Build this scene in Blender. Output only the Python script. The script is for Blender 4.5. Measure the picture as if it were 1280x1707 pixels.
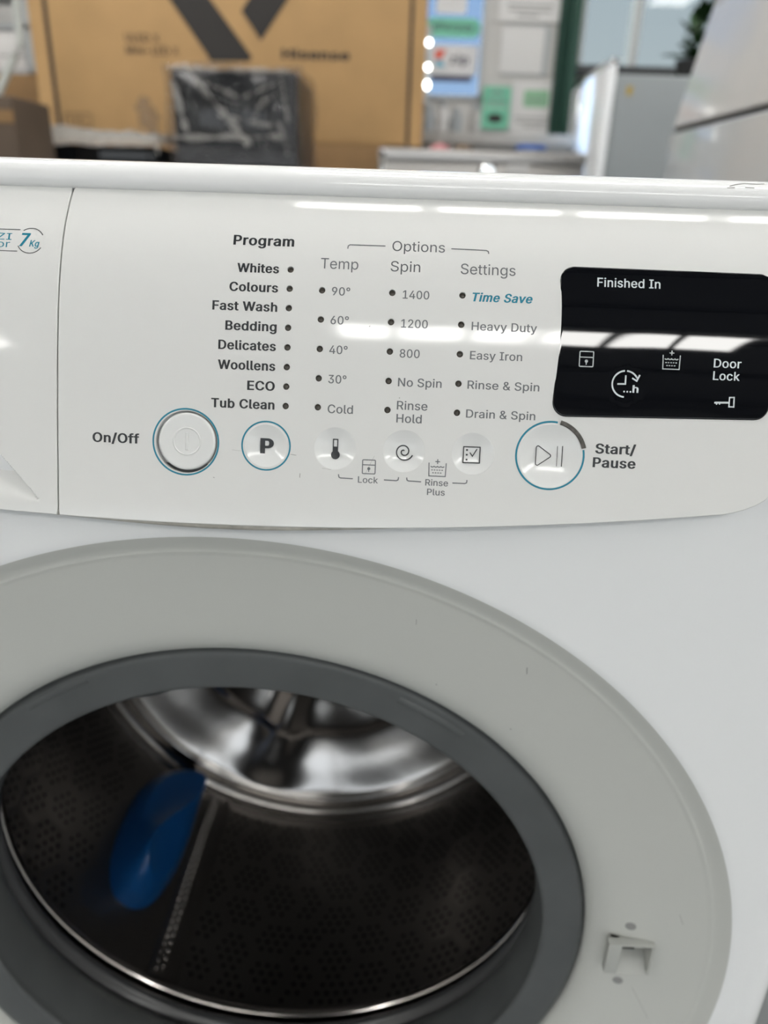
import bpy, bmesh, math, random
import numpy as np
from mathutils import Vector, Matrix, noise
from mathutils.geometry import delaunay_2d_cdt

random.seed(7)
for _o in list(bpy.data.objects):
    bpy.data.objects.remove(_o, do_unlink=True)
SC = bpy.context.scene
COL = SC.collection
PI = math.pi
ZOFF = 447.0            # millimetres from the floor to the middle of the washer's door opening

# ------------------------------------------------------------------ camera, sky, exposure
# working units are millimetres: x right, y into the machine (its front is y = 0), z up from the door centre
def W(x, y, z):
    return (x / 1000.0, y / 1000.0, (z + ZOFF) / 1000.0)

cam_d = bpy.data.cameras.new('camera')
cam = bpy.data.objects.new('camera', cam_d)
COL.objects.link(cam)
def cam_axes(pitch, yaw, roll):
    cp, sp = math.cos(pitch), math.sin(pitch)
    c, s = math.cos(yaw), math.sin(yaw)
    R = np.array([[c, s, 0], [-s, c, 0], [0, 0, 1.0]])
    fw, up, rt = R @ np.array([0, cp, -sp]), R @ np.array([0, sp, cp]), R @ np.array([1.0, 0, 0])
    c, s = math.cos(roll), math.sin(roll)
    return c * rt + s * up, -s * rt + c * up, fw
_rt, _up, _fw = cam_axes(0.40501, -0.02461, 0.03325)
cam.matrix_world = Matrix(((_rt[0], _up[0], -_fw[0], 0.0750107), (_rt[1], _up[1], -_fw[1], -0.2751897),
                           (_rt[2], _up[2], -_fw[2], 0.3941844 + ZOFF / 1000), (0, 0, 0, 1)))
cam_d.sensor_fit = 'AUTO'
cam_d.sensor_width = 36.0
cam_d.lens = 26.0
cam_d.clip_start = 0.02
cam_d.dof.use_dof = True
cam_d.dof.focus_distance = 0.279
cam_d.dof.aperture_fstop = 6.75
SC.camera = cam

SC.view_settings.view_transform = 'Standard'
SC.view_settings.look = 'None'
SC.view_settings.gamma = 1.0
SC.view_settings.use_curve_mapping = False
SC.view_settings.exposure = 0.24

SKY = 2.0
LAMP = 16.0
wd = bpy.data.worlds.new('sky')
SC.world = wd
wd.use_nodes = True
nt = wd.node_tree
nt.nodes.clear()
wo = nt.nodes.new('ShaderNodeOutputWorld')
bg = nt.nodes.new('ShaderNodeBackground')
tc = nt.nodes.new('ShaderNodeTexCoord')
sx = nt.nodes.new('ShaderNodeSeparateXYZ')
cr = nt.nodes.new('ShaderNodeValToRGB')
nt.links.new(tc.outputs['Generated'], sx.inputs[0])
nt.links.new(sx.outputs['Z'], cr.inputs[0])
cr.color_ramp.elements[0].position = 0.0
cr.color_ramp.elements[0].color = (0.92, 0.97, 1.0, 1)
cr.color_ramp.elements[1].position = 0.5
cr.color_ramp.elements[1].color = (0.62, 0.72, 0.86, 1)
nt.links.new(cr.outputs[0], bg.inputs[0])
bg.inputs[1].default_value = SKY
nt.links.new(bg.outputs[0], wo.inputs[0])

sun_d = bpy.data.lights.new('sun', 'SUN')
sun_d.energy = 30.0
sun_d.angle = 0.02
sun = bpy.data.objects.new('sun', sun_d)
COL.objects.link(sun)
sun.rotation_euler = Vector((0.436, -0.60, -0.85)).to_track_quat('-Z', 'Y').to_euler()   # low daylight through the shop windows behind

# ------------------------------------------------------------------ materials
def mat(name, col, rough=0.4, metal=0.0, spec=0.5, coat=0.0, bump=None, vary=None, trans=0.0, emit=None, aniso=0.0, ior=None):
    m = bpy.data.materials.new(name)
    m.use_nodes = True
    t = m.node_tree
    b = t.nodes['Principled BSDF']
    b.inputs['Base Color'].default_value = (*col, 1)
    b.inputs['Roughness'].default_value = rough
    b.inputs['Metallic'].default_value = metal
    b.inputs['Specular IOR Level'].default_value = spec
    b.inputs['Coat Weight'].default_value = coat
    b.inputs['Coat Roughness'].default_value = 0.05
    b.inputs['Transmission Weight'].default_value = trans
    b.inputs['Anisotropic'].default_value = aniso
    if ior:
        b.inputs['IOR'].default_value = ior
    if emit:
        b.inputs['Emission Color'].default_value = (*emit[0], 1)
        b.inputs['Emission Strength'].default_value = emit[1]
    if bump or vary:
        co = t.nodes.new('ShaderNodeTexCoord')
    if bump:
        sc, st, dist = bump
        n = t.nodes.new('ShaderNodeTexNoise')
        n.inputs['Scale'].default_value = sc
        n.inputs['Detail'].default_value = 3
        t.links.new(co.outputs['Object'], n.inputs['Vector'])
        bp = t.nodes.new('ShaderNodeBump')
        bp.inputs['Strength'].default_value = st
        bp.inputs['Distance'].default_value = dist
        t.links.new(n.outputs['Fac'], bp.inputs['Height'])
        t.links.new(bp.outputs['Normal'], b.inputs['Normal'])
    if vary:
        sc, amt = vary
        n = t.nodes.new('ShaderNodeTexNoise')
        n.inputs['Scale'].default_value = sc
        n.inputs['Detail'].default_value = 4
        t.links.new(co.outputs['Object'], n.inputs['Vector'])
        r = t.nodes.new('ShaderNodeValToRGB')
        r.color_ramp.elements[0].position = 0.3
        r.color_ramp.elements[1].position = 0.7
        r.color_ramp.elements[0].color = (*[c * (1 - amt) for c in col], 1)
        r.color_ramp.elements[1].color = (*[min(1, c * (1 + amt)) for c in col], 1)
        t.links.new(n.outputs['Fac'], r.inputs[0])
        t.links.new(r.outputs[0], b.inputs['Base Color'])
    return m

def film(name, alpha, rough, bump_scale, bump_dist, tint=(1, 1, 1)):
    # crinkled clear wrapping film
    m = bpy.data.materials.new(name)
    m.use_nodes = True
    t = m.node_tree
    t.nodes.clear()
    out = t.nodes.new('ShaderNodeOutputMaterial')
    mx = t.nodes.new('ShaderNodeMixShader')
    tr = t.nodes.new('ShaderNodeBsdfTransparent')
    tr.inputs[0].default_value = (0.96, 0.96, 0.96, 1)
    pb = t.nodes.new('ShaderNodeBsdfPrincipled')
    pb.inputs['Base Color'].default_value = (*tint, 1)
    pb.inputs['Roughness'].default_value = rough
    pb.inputs['Specular IOR Level'].default_value = 1.0
    co = t.nodes.new('ShaderNodeTexCoord')
    n = t.nodes.new('ShaderNodeTexNoise')
    n.inputs['Scale'].default_value = bump_scale
    n.inputs['Detail'].default_value = 4
    n.inputs['Distortion'].default_value = 1.5
    t.links.new(co.outputs['Object'], n.inputs['Vector'])
    bp = t.nodes.new('ShaderNodeBump')
    bp.inputs['Distance'].default_value = bump_dist
    t.links.new(n.outputs['Fac'], bp.inputs['Height'])
    t.links.new(bp.outputs['Normal'], pb.inputs['Normal'])
    mx.inputs[0].default_value = alpha
    t.links.new(tr.outputs[0], mx.inputs[1])
    t.links.new(pb.outputs[0], mx.inputs[2])
    t.links.new(mx.outputs[0], out.inputs[0])
    return m

def pane_mat(name, tint, gloss):
    m = bpy.data.materials.new(name)
    m.use_nodes = True
    t = m.node_tree
    t.nodes.clear()
    out = t.nodes.new('ShaderNodeOutputMaterial')
    mx = t.nodes.new('ShaderNodeMixShader')
    tr = t.nodes.new('ShaderNodeBsdfTransparent')
    tr.inputs[0].default_value = (*tint, 1)
    gl = t.nodes.new('ShaderNodeBsdfGlossy')
    gl.inputs['Roughness'].default_value = 0.02
    mx.inputs[0].default_value = gloss
    t.links.new(tr.outputs[0], mx.inputs[1])
    t.links.new(gl.outputs[0], mx.inputs[2])
    t.links.new(mx.outputs[0], out.inputs[0])
    return m

M = dict(
    fascia=mat('fascia_white_plastic', (0.70, 0.705, 0.69), 0.07, spec=0.5),
    button=mat('button_white_plastic', (0.72, 0.73, 0.72), 0.12, spec=0.5),
    enamel=mat('white_enamel', (0.83, 0.845, 0.85), 0.22, spec=0.45),
    ring=mat('door_ring_grey_white', (0.535, 0.545, 0.515), 0.3, spec=0.4),
    worktop=mat('worktop_white', (0.79, 0.80, 0.80), 0.1, spec=0.5),
    lip=mat('aged_lip_plastic', (0.50, 0.48, 0.43), 0.5, vary=(160, 0.25)),
    rubber=mat('grey_rubber', (0.084, 0.090, 0.091), 0.42, spec=0.4, bump=(90, 0.15, 0.0006), vary=(30, 0.10)),
    dark_rubber=mat('dark_rubber', (0.045, 0.047, 0.05), 0.3),
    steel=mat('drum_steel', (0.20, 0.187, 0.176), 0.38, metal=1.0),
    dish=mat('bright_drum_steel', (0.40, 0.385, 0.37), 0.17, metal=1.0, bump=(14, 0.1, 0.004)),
    rim=mat('rim_steel', (0.80, 0.76, 0.73), 0.18, metal=1.0),
    hole=mat('hole_shadow_black', (0.004, 0.004, 0.004), 0.9, spec=0.1),
    blue=mat('blue_plastic', (0.004, 0.066, 0.225), 0.35, bump=(40, 0.2, 0.001)),
    ink=mat('charcoal_ink', (0.022, 0.025, 0.028), 0.35),
    grey_ink=mat('grey_ink', (0.125, 0.133, 0.142), 0.35),
    teal=mat('teal_ink', (0.003, 0.195, 0.285), 0.35),
    white_ink=mat('pale_ink', (0.58, 0.63, 0.65), 0.35),
    dim_ink=mat('dim_pale_ink', (0.40, 0.43, 0.44), 0.35),
    glass_black=mat('black_gloss', (0.003, 0.0035, 0.005), 0.03, spec=0.6),
    lens=mat('smoked_lens', (0.055, 0.048, 0.038), 0.12, spec=0.6, vary=(900, 0.5)),
    lens_bar=mat('smoked_bar', (0.085, 0.08, 0.072), 0.25, vary=(400, 0.4)),
    latch=mat('latch_grey', (0.41, 0.42, 0.395), 0.4),
    screw=mat('screw_grey', (0.27, 0.27, 0.265), 0.4),
    scratch=mat('scratch_dark', (0.20, 0.20, 0.19), 0.6),
)

# ------------------------------------------------------------------ object helpers
WL = {}
def tag(o, label=None, cat=None, group=None, kind=None):
    if label: o['label'] = label
    if cat: o['category'] = cat
    if group: o['group'] = group
    if kind: o['kind'] = kind
    return o

def thing(name, label, cat, loc, group=None):
    o = bpy.data.objects.new(name, None)
    o.empty_display_size = 0.05
    COL.objects.link(o)
    o.location = W(*loc)
    WL[o] = Vector(W(*loc))
    return tag(o, label, cat, group)

def link(name, me, parent=None, at=None, label=None):
    # mesh data in world metres (at=None) or about its own origin placed at `at` (world metres)
    o = bpy.data.objects.new(name, me)
    COL.objects.link(o)
    w = Vector(at) if at is not None else Vector((0, 0, 0))
    if parent is not None:
        o.parent = parent
        o.location = w - WL[parent]
    else:
        o.location = w
    WL[o] = w
    if label: o['label'] = label
    return o

def mesh(name, verts, faces, m, parent=None, smooth=True, label=None, mm=True, normals=None, sharp=None):
    me = bpy.data.meshes.new(name)
    vs = [W(*v) for v in verts] if mm else verts
    me.from_pydata(vs, [], faces)
    if not isinstance(m, (list, tuple)): m = [m]
    for k in m: me.materials.append(k)
    if smooth:
        me.polygons.foreach_set('use_smooth', [True] * len(me.polygons))
    me.update()
    if normals is not None:
        me.normals_split_custom_set_from_vertices(normals)
    elif sharp is not None:
        me.set_sharp_from_angle(angle=math.radians(sharp))
    return link(name, me, parent, label=label)

class MB:
    """collects shapes in millimetres; build() links them as one mesh object"""
    def __init__(s): s.v, s.f = [], []
    def add(s, vs, fs):
        n = len(s.v)
        s.v += [tuple(v) for v in vs]
        s.f += [tuple(i + n for i in f) for f in fs]
        return s
    def box(s, x0, x1, y0, y1, z0, z1, bev=0.0, rot=None):
        bm = bmesh.new()
        bmesh.ops.create_cube(bm, size=1)
        for v in bm.verts:
            v.co = Vector(((x0 + x1) / 2 + v.co.x * (x1 - x0), (y0 + y1) / 2 + v.co.y * (y1 - y0), (z0 + z1) / 2 + v.co.z * (z1 - z0)))
        if bev > 0:
            bmesh.ops.bevel(bm, geom=bm.edges[:], offset=bev, segments=3, profile=0.5, affect='EDGES')
        bm.verts.index_update()
        vs = [v.co.copy() for v in bm.verts]
        if rot: vs = [rot @ v for v in vs]
        s.add(vs, [[v.index for v in f.verts] for f in bm.faces])
        bm.free()
        return s
    def tube(s, pts, r, n=10):
        pts = [Vector(p) for p in pts]
        vs, fs = [], []
        for i, p in enumerate(pts):
            d = (pts[min(i + 1, len(pts) - 1)] - pts[max(i - 1, 0)]).normalized()
            a = d.cross(Vector((0, 0, 1)) if abs(d.z) < 0.9 else Vector((1, 0, 0))).normalized()
            b = d.cross(a)
            for k in range(n):
                t = 2 * PI * k / n
                vs.append(p + (a * math.cos(t) + b * math.sin(t)) * r)
        for i in range(len(pts) - 1):
            for k in range(n):
                fs.append((i * n + k, i * n + (k + 1) % n, (i + 1) * n + (k + 1) % n, (i + 1) * n + k))
        fs.append(tuple(range(n))[::-1]); fs.append(tuple(range((len(pts) - 1) * n, len(pts) * n)))
        return s.add(vs, fs)
    def lathe(s, prof, c, axis='z', n=32):
        vs, fs = [], []
        for r, h in prof:
            for k in range(n):
                t = 2 * PI * k / n
                a, b = r * math.cos(t), r * math.sin(t)
                vs.append((c[0] + a, c[1] + b, c[2] + h) if axis == 'z' else (c[0] + a, c[1] + h, c[2] + b))
        for i in range(len(prof) - 1):
            for k in range(n):
                fs.append((i * n + k, i * n + (k + 1) % n, (i + 1) * n + (k + 1) % n, (i + 1) * n + k))
        return s.add(vs, fs)
    def build(s, name, m, parent=None, smooth=False, label=None, sharp=None):
        o = mesh(name, s.v, s.f, m, parent, smooth or sharp is not None, label, sharp=sharp)
        bm = bmesh.new(); bm.from_mesh(o.data)
        bmesh.ops.recalc_face_normals(bm, faces=bm.faces[:])
        bm.to_mesh(o.data); bm.free()
        if sharp is not None: o.data.set_sharp_from_angle(angle=math.radians(sharp))
        return o

def structure(o):
    o['kind'] = 'structure'
    return o

# ------------------------------------------------------------------ lettering
def pip(poly, pts):
    poly = np.asarray(poly); x, y = pts[:, 0], pts[:, 1]
    ins = np.zeros(len(pts), bool)
    j = len(poly) - 1
    for i in range(len(poly)):
        xi, yi, xj, yj = *poly[i], *poly[j]
        c = ((yi > y) != (yj > y)) & (x < (xj - xi) * (y - yi) / (yj - yi + 1e-12) + xi)
        ins ^= c
        j = i
    return ins

GLYPHS = {
    '&': (448, '197,-7 165,-5 136,1 110,12 88,26 69,42 54,62 43,84 36,108 34,133 36,154 40,173 47,189 58,205 70,220 85,235 101,249 120,264 140,279 216,335 237,352 243,359 249,367 255,375 259,384 261,394 262,405 260,420 255,434 245,445 233,454 219,459 201,461 189,460 178,457 168,453 159,447 151,440 145,431 141,421 138,411 137,399 138,386 141,375 145,363 152,352 159,340 169,327 204,284 438,0 364,0 171,231 121,293 108,310 96,327 87,344 81,361 77,379 75,398 77,420 82,440 91,458 102,474 117,488 134,499 154,507 176,512 200,513 224,512 246,507 266,499 283,488 297,475 308,459 317,442 322,424 324,404 323,389 320,375 315,362 309,349 301,336 291,325 281,314 269,303 256,293 154,217 135,202 121,188 110,174 103,161 98,146 97,131 98,115 102,101 109,87 118,76 130,66 143,57 158,51 175,48 193,46 213,48 232,52 251,59 269,69 286,81 301,95 315,112 327,131 336,151 343,174 348,198 349,224 408,224 406,194 403,167 397,144 389,124 380,107 371,92 345,62 333,47 315,30 294,17 271,7 246,-1 221,-5'),
    '-': (453, '337,244 337,188 114,188 114,244'),
    '/': (249, '235,533 71,-76 14,-76 178,533'),
    '0': (453, '227,-7 191,-3 158,7 130,24 105,48 85,77 69,113 57,155 50,202 48,254 50,306 57,353 69,395 85,431 106,461 130,484 159,502 191,512 227,516 262,512 295,502 323,484 348,461 368,431 384,395 396,353 403,306 405,254 403,202 396,155 384,113 368,77 348,48 323,24 295,7 263,-3|227,50 250,52 271,60 290,74 306,92 320,116 330,144 338,176 342,213 344,254 342,295 338,332 330,365 320,393 306,416 290,435 271,449 250,457 227,460 203,457 182,449 163,435 147,416 134,393 123,365 115,332 111,295 109,254 111,213 115,176 123,144 134,116 147,92 163,74 182,60 203,52'),
    '1': (453, '76,0 76,55 391,55 391,0|276,509 276,0 212,0 212,448 209,448 86,358 86,427 198,509'),
    '2': (453, '64,0 64,47 234,229 282,282 294,298 303,312 311,327 316,341 319,356 320,371 319,389 315,405 308,419 298,431 287,441 273,449 258,455 241,458 224,460 205,458 188,454 172,447 159,438 148,427 139,413 132,398 128,381 127,362 66,362 68,391 75,418 86,442 102,464 121,482 143,496 168,507 196,513 225,516 254,513 281,507 306,497 328,482 346,465 361,445 372,423 379,398 381,372 380,354 377,336 371,318 363,299 351,280 336,259 317,235 294,209 267,180 153,60 153,57 389,57 389,0'),
    '3': (453, '218,-7 188,-5 159,1 133,10 108,22 88,38 70,57 57,79 48,104 44,132 109,132 112,115 118,100 126,87 137,76 150,66 165,59 182,54 200,51 219,50 239,51 258,55 275,61 291,69 304,80 315,93 323,108 328,125 329,145 328,163 323,180 316,196 306,211 292,223 275,234 254,241 229,246 201,248 157,248 157,299 288,448 288,452 70,452 70,509 372,509 372,461 211,278 211,289 247,290 279,286 308,276 333,262 354,244 371,222 383,198 391,173 393,145 390,116 383,90 370,66 354,45 333,27 309,12 281,2 251,-5'),
    '4': (453, '40,105 40,158 247,509 311,509 109,166 109,163 413,163 413,105|282,0 282,121 282,146 282,318 343,318 343,0'),
    '6': (453, '226,-7 196,-4 168,3 142,15 119,31 100,51 84,74 73,101 66,130 64,162 65,187 71,212 80,239 93,268 112,302 137,340 252,509 322,509 151,261 145,261 151,270 157,279 165,288 174,295 184,302 196,307 208,311 221,313 235,314 265,312 291,305 316,295 337,280 355,262 370,240 380,215 387,187 389,157 387,127 379,98 368,73 352,50 333,30 310,14 284,3 257,-4|226,48 245,50 263,55 279,63 293,73 304,86 314,101 322,119 326,137 327,157 326,178 322,196 314,213 304,228 293,241 279,251 263,259 245,264 226,265 207,264 190,259 174,252 160,241 148,229 138,214 131,197 126,179 125,158 126,138 131,119 138,102 148,86 160,73 174,63 190,55 207,50'),
    '7': (453, '97,0 323,448 323,452 62,452 62,509 391,509 391,449 165,0'),
    '8': (453, '226,-7 193,-5 163,1 136,11 111,25 91,42 74,62 62,84 54,109 52,135 53,156 58,176 65,195 75,212 87,228 101,241 117,252 134,260 153,265 153,267 129,276 109,289 93,308 80,330 73,354 70,380 73,405 79,429 90,450 106,469 124,485 146,498 170,508 197,514 226,516 255,514 282,508 306,498 328,485 346,469 361,450 373,429 379,405 382,380 379,354 372,330 359,308 343,289 323,276 300,267 300,265 319,260 335,252 351,241 365,228 377,212 387,195 395,176 399,156 401,135 398,109 391,84 378,62 362,42 341,25 317,11 289,1 259,-5|226,49 248,50 267,54 285,60 300,69 313,79 323,91 331,106 335,121 337,139 335,157 330,173 322,189 312,202 298,213 283,223 265,230 247,234 226,235 206,234 187,230 169,223 154,213 140,202 130,189 122,173 117,157 115,139 117,121 121,106 129,91 139,79 152,69 167,60 185,54 205,50|226,290 244,291 260,294 274,300 287,308 298,318 307,330 314,344 318,359 319,376 318,392 314,407 308,420 299,432 288,442 275,449 260,455 244,459 226,460 208,459 192,455 177,449 164,442 153,432 145,420 138,407 134,392 133,376 134,359 138,344 145,330 154,318 165,308 178,300 193,294 209,291'),
    '9': (453, '226,516 256,513 285,506 310,494 333,478 352,458 368,434 380,408 387,378 389,347 387,322 382,296 373,270 359,240 340,207 315,168 200,0 130,0 301,248 307,248 302,238 295,229 287,221 278,214 268,207 257,202 245,198 232,195 218,195 188,197 161,203 137,214 116,229 98,247 83,269 72,294 66,321 64,352 66,382 73,411 85,436 101,459 120,479 143,494 168,506 196,513|226,460 207,459 190,454 174,446 160,435 148,423 138,407 131,390 127,372 125,352 127,331 131,313 138,295 148,280 160,268 174,257 190,250 207,245 226,243 245,245 263,249 279,257 293,267 305,280 314,295 322,312 326,330 327,350 326,371 322,390 314,407 305,422 293,435 279,446 263,454 245,459'),
    'B': (456, '60,0 60,509 241,509 274,507 304,501 329,491 350,477 367,461 381,442 390,421 396,398 398,374 397,353 393,336 387,320 378,307 368,295 356,286 343,278 329,272 315,267 315,262 331,260 347,254 363,245 378,234 391,220 402,203 411,184 416,161 418,136 416,111 410,88 400,67 386,48 368,31 344,18 317,8 284,2 247,0|125,57 245,57 281,60 309,67 330,80 344,96 353,115 355,137 354,153 350,169 342,184 333,197 320,209 306,218 289,225 269,229 248,231 125,231|125,285 238,285 256,287 273,290 288,296 302,304 314,314 323,326 330,340 335,355 336,372 333,393 326,412 313,429 294,442 270,449 240,452 125,452'),
    'C': (510, '267,-7 225,-3 186,7 150,25 119,49 92,79 70,115 53,157 44,203 40,254 44,305 53,352 70,393 92,429 119,459 150,484 186,501 225,512 267,516 293,514 317,511 340,504 362,496 383,485 402,471 419,456 435,438 448,418 459,397 467,373 473,348 408,348 404,365 397,380 389,395 380,407 369,418 357,428 344,437 330,444 315,449 300,453 284,455 267,456 237,453 209,445 184,432 161,414 141,391 125,364 113,332 106,295 103,254 106,213 113,177 125,145 141,117 161,94 184,76 210,63 237,56 267,53 284,54 300,56 315,60 330,65 344,72 357,81 369,90 380,102 389,114 397,128 404,144 408,160 473,160 467,135 459,112 448,91 435,71 420,53 402,38 383,24 363,13 341,5 317,-2 293,-6'),
    'D': (502, '219,0 96,0 96,57 215,57 254,60 288,68 318,81 343,99 363,122 379,149 390,181 397,216 399,255 397,294 390,329 379,361 364,388 344,410 320,428 291,441 258,449 221,452 93,452 93,509 225,509 273,505 315,495 353,478 385,455 412,426 433,391 449,351 458,306 462,255 458,205 449,159 433,119 411,83 384,54 351,31 312,14 268,3|125,509 125,0 60,0 60,509'),
    'E': (419, '60,0 60,509 372,509 372,452 125,452 125,286 355,286 355,229 125,229 125,57 375,57 375,0'),
    'F': (410, '60,0 60,509 369,509 369,452 125,452 125,278 346,278 346,221 125,221 125,0'),
    'H': (517, '60,0 60,509 125,509 125,289 392,289 392,509 457,509 457,0 392,0 392,232 125,232 125,0'),
    'I': (300, '31,0 31,57 118,57 118,452 31,452 31,509 269,509 269,452 183,452 183,57 269,57 269,0'),
    'K': (467, '104,145 104,216 139,261 174,303 212,344 364,509 448,509 231,276 228,276|60,0 60,509 125,509 125,334 124,225 125,193 125,0|372,0 188,259 228,309 449,0'),
    'L': (393, '60,0 60,509 125,509 125,57 361,57 361,0'),
    'M': (628, '60,0 60,509 152,509 277,187 287,159 299,123 311,84 322,49 307,49 318,83 330,121 342,158 352,187 476,509 568,509 568,0 504,0 504,291 504,327 505,369 506,413 507,457 513,457 498,409 482,363 467,322 456,291 342,0 286,0 170,291 159,321 145,361 129,408 112,457 119,457 120,416 121,372 122,328 122,291 122,0'),
    'N': (523, '60,0 60,509 136,509 343,183 363,151 388,107 414,55 405,54 401,108 399,157 399,195 399,509 463,509 463,0 387,0 202,290 177,331 148,381 108,452 119,454 122,384 124,328 125,291 125,0'),
    'O': (533, '267,-7 225,-3 186,7 150,25 119,49 92,79 70,115 53,157 44,203 40,254 44,305 53,352 70,393 92,429 119,459 150,484 186,501 225,512 267,516 309,512 348,501 384,484 415,459 442,429 464,393 480,352 490,305 493,254 490,203 480,157 464,115 442,79 415,49 384,25 348,7 309,-3|267,53 296,55 324,63 349,76 372,94 392,116 408,144 420,176 428,213 430,254 428,295 420,332 408,365 392,392 372,415 349,433 324,446 296,453 267,456 237,453 210,445 184,433 161,415 142,392 125,364 113,332 106,295 103,254 106,213 113,176 125,144 142,117 161,94 184,76 210,63 237,55'),
    'P': (445, '60,0 60,509 235,509 272,506 305,499 332,487 356,471 375,452 390,430 400,404 407,377 409,348 407,318 400,291 390,265 375,243 356,223 332,207 305,195 272,188 235,186 109,186 109,242 233,242 257,244 279,248 297,256 312,266 324,279 333,294 339,310 343,328 344,348 343,367 339,385 333,402 324,416 312,428 297,439 279,446 257,451 232,452 125,452 125,0'),
    'R': (449, '60,0 60,509 236,509 273,506 305,500 333,489 356,473 376,455 390,433 401,408 407,381 409,352 407,323 401,296 390,271 376,250 356,232 333,217 305,206 273,200 236,198 96,198 96,255 234,255 258,256 280,260 298,267 313,276 325,287 334,300 340,316 344,333 345,352 344,371 340,389 334,405 325,419 313,430 298,440 279,446 258,451 233,452 125,452 125,0|353,0 230,229 303,229 428,0'),
    'S': (447, '224,-9 188,-7 156,-1 128,9 102,23 81,40 64,60 51,83 42,109 38,137 104,137 108,118 114,102 123,88 136,76 150,66 166,59 185,53 204,50 224,49 246,50 267,54 286,60 303,69 317,79 329,92 338,106 344,122 346,139 344,154 340,168 332,179 322,189 310,197 296,205 280,211 263,217 245,222 184,239 145,253 112,269 86,289 67,313 56,341 52,372 54,400 62,425 75,448 92,468 113,484 138,498 165,508 195,514 227,516 259,514 289,508 316,498 340,484 360,468 377,449 390,427 398,403 401,378 337,378 332,402 320,421 302,437 280,449 254,456 225,459 204,457 185,454 167,448 152,440 139,430 129,418 121,405 117,391 115,376 117,359 122,345 131,334 142,324 155,315 169,308 184,302 198,297 212,293 264,279 312,264 328,256 344,248 359,238 372,226 384,213 395,198 402,180 407,161 408,139 406,112 399,87 386,64 370,43 349,25 323,11 294,0 261,-7'),
    'T': (449, '32,452 32,509 417,509 417,452 257,452 257,0 193,0 193,452'),
    'U': (517, '259,-8 220,-6 186,2 154,15 126,33 103,55 85,80 71,108 63,140 60,173 60,509 124,509 124,178 126,155 132,133 141,113 153,95 169,80 187,68 208,59 232,53 259,52 285,53 309,59 331,68 349,80 364,95 377,113 385,133 391,155 393,178 393,509 457,509 457,173 454,140 446,108 433,80 414,55 391,33 363,15 332,2 297,-6'),
    'W': (686, '155,0 16,509 82,509 163,196 175,145 187,94 197,40 189,40 200,94 211,145 224,196 306,509 380,509 462,196 474,145 486,94 497,40 488,40 499,94 510,145 523,196 603,509 670,509 530,0 455,0 368,323 351,391 336,475 350,475 335,395 318,323 230,0'),
    'X': (474, '18,0 217,284 217,236 29,509 104,509 178,400 204,361 223,329 243,292 232,292 252,329 272,361 298,400 374,509 446,509 259,239 259,287 456,0 382,0 292,129 268,165 250,195 230,231 244,231 225,196 206,166 182,129 91,0'),
    'Z': (438, '42,0 42,46 273,385 306,431 341,476 348,454 285,452 223,452 40,452 40,509 397,509 397,462 169,129 134,81 97,33 90,54 152,57 214,57 399,57 399,0'),
    'a': (389, '160,-9 137,-7 115,-3 94,5 76,15 60,29 48,45 38,63 32,84 30,108 32,128 36,146 43,161 53,174 64,184 78,193 92,200 108,206 125,211 178,220 234,227 247,229 257,231 265,235 271,240 274,246 276,255 276,257 275,272 272,285 267,297 260,307 251,315 240,322 227,327 212,330 196,331 178,330 163,327 149,322 137,316 127,309 118,301 110,292 104,283 100,274 41,291 51,313 64,331 79,346 95,358 114,368 133,375 153,380 173,383 194,384 208,384 223,382 239,379 255,375 271,369 286,360 300,350 312,336 322,320 330,301 335,278 337,251 337,0 277,0 277,52 272,52 267,43 260,34 252,25 242,16 229,8 215,1 199,-4 181,-7|170,45 192,47 211,51 228,59 242,68 254,80 263,93 270,108 274,122 276,138 276,190 272,187 267,184 259,182 231,176 200,171 175,168 161,166 147,163 134,159 122,153 112,147 103,139 97,130 93,118 92,105 93,93 96,82 102,72 109,64 119,57 130,52 142,48 156,46'),
    'b': (424, '229,-8 208,-7 189,-3 172,4 159,12 147,21 138,31 118,59 112,59 112,0 53,0 53,509 114,509 114,319 118,319 137,346 147,355 158,364 171,373 188,379 207,383 229,384 259,382 287,374 313,361 335,342 354,320 370,293 381,261 388,227 390,189 388,151 381,116 370,84 355,57 336,34 313,16 288,3 260,-6|220,47 242,49 262,55 279,66 294,80 306,97 316,117 323,139 327,163 328,189 327,215 323,239 316,261 307,281 295,298 280,311 262,322 243,328 220,330 198,328 178,322 161,312 147,299 134,282 125,263 118,241 114,216 113,189 114,162 118,138 125,115 135,95 147,78 162,65 179,55 198,49'),
    'c': (396, '207,-8 174,-5 144,3 117,16 93,35 72,58 56,85 44,116 37,150 34,187 37,225 44,260 56,291 72,318 93,341 117,360 144,374 174,382 207,384 226,384 243,381 260,377 276,371 291,364 305,356 318,346 330,335 340,322 349,308 356,293 362,277 303,262 300,272 295,281 290,289 284,297 278,304 270,311 261,316 252,321 242,325 231,328 220,329 207,330 184,328 163,321 145,310 130,296 118,278 108,258 102,236 98,212 96,187 98,163 102,139 108,117 118,97 130,80 145,66 163,55 184,49 207,46 220,47 232,49 243,52 253,55 262,60 271,66 279,73 285,80 292,89 297,98 301,107 304,117 363,102 357,86 350,70 341,56 331,43 319,32 306,21 292,12 277,5 261,-1 244,-5 226,-7'),
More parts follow.
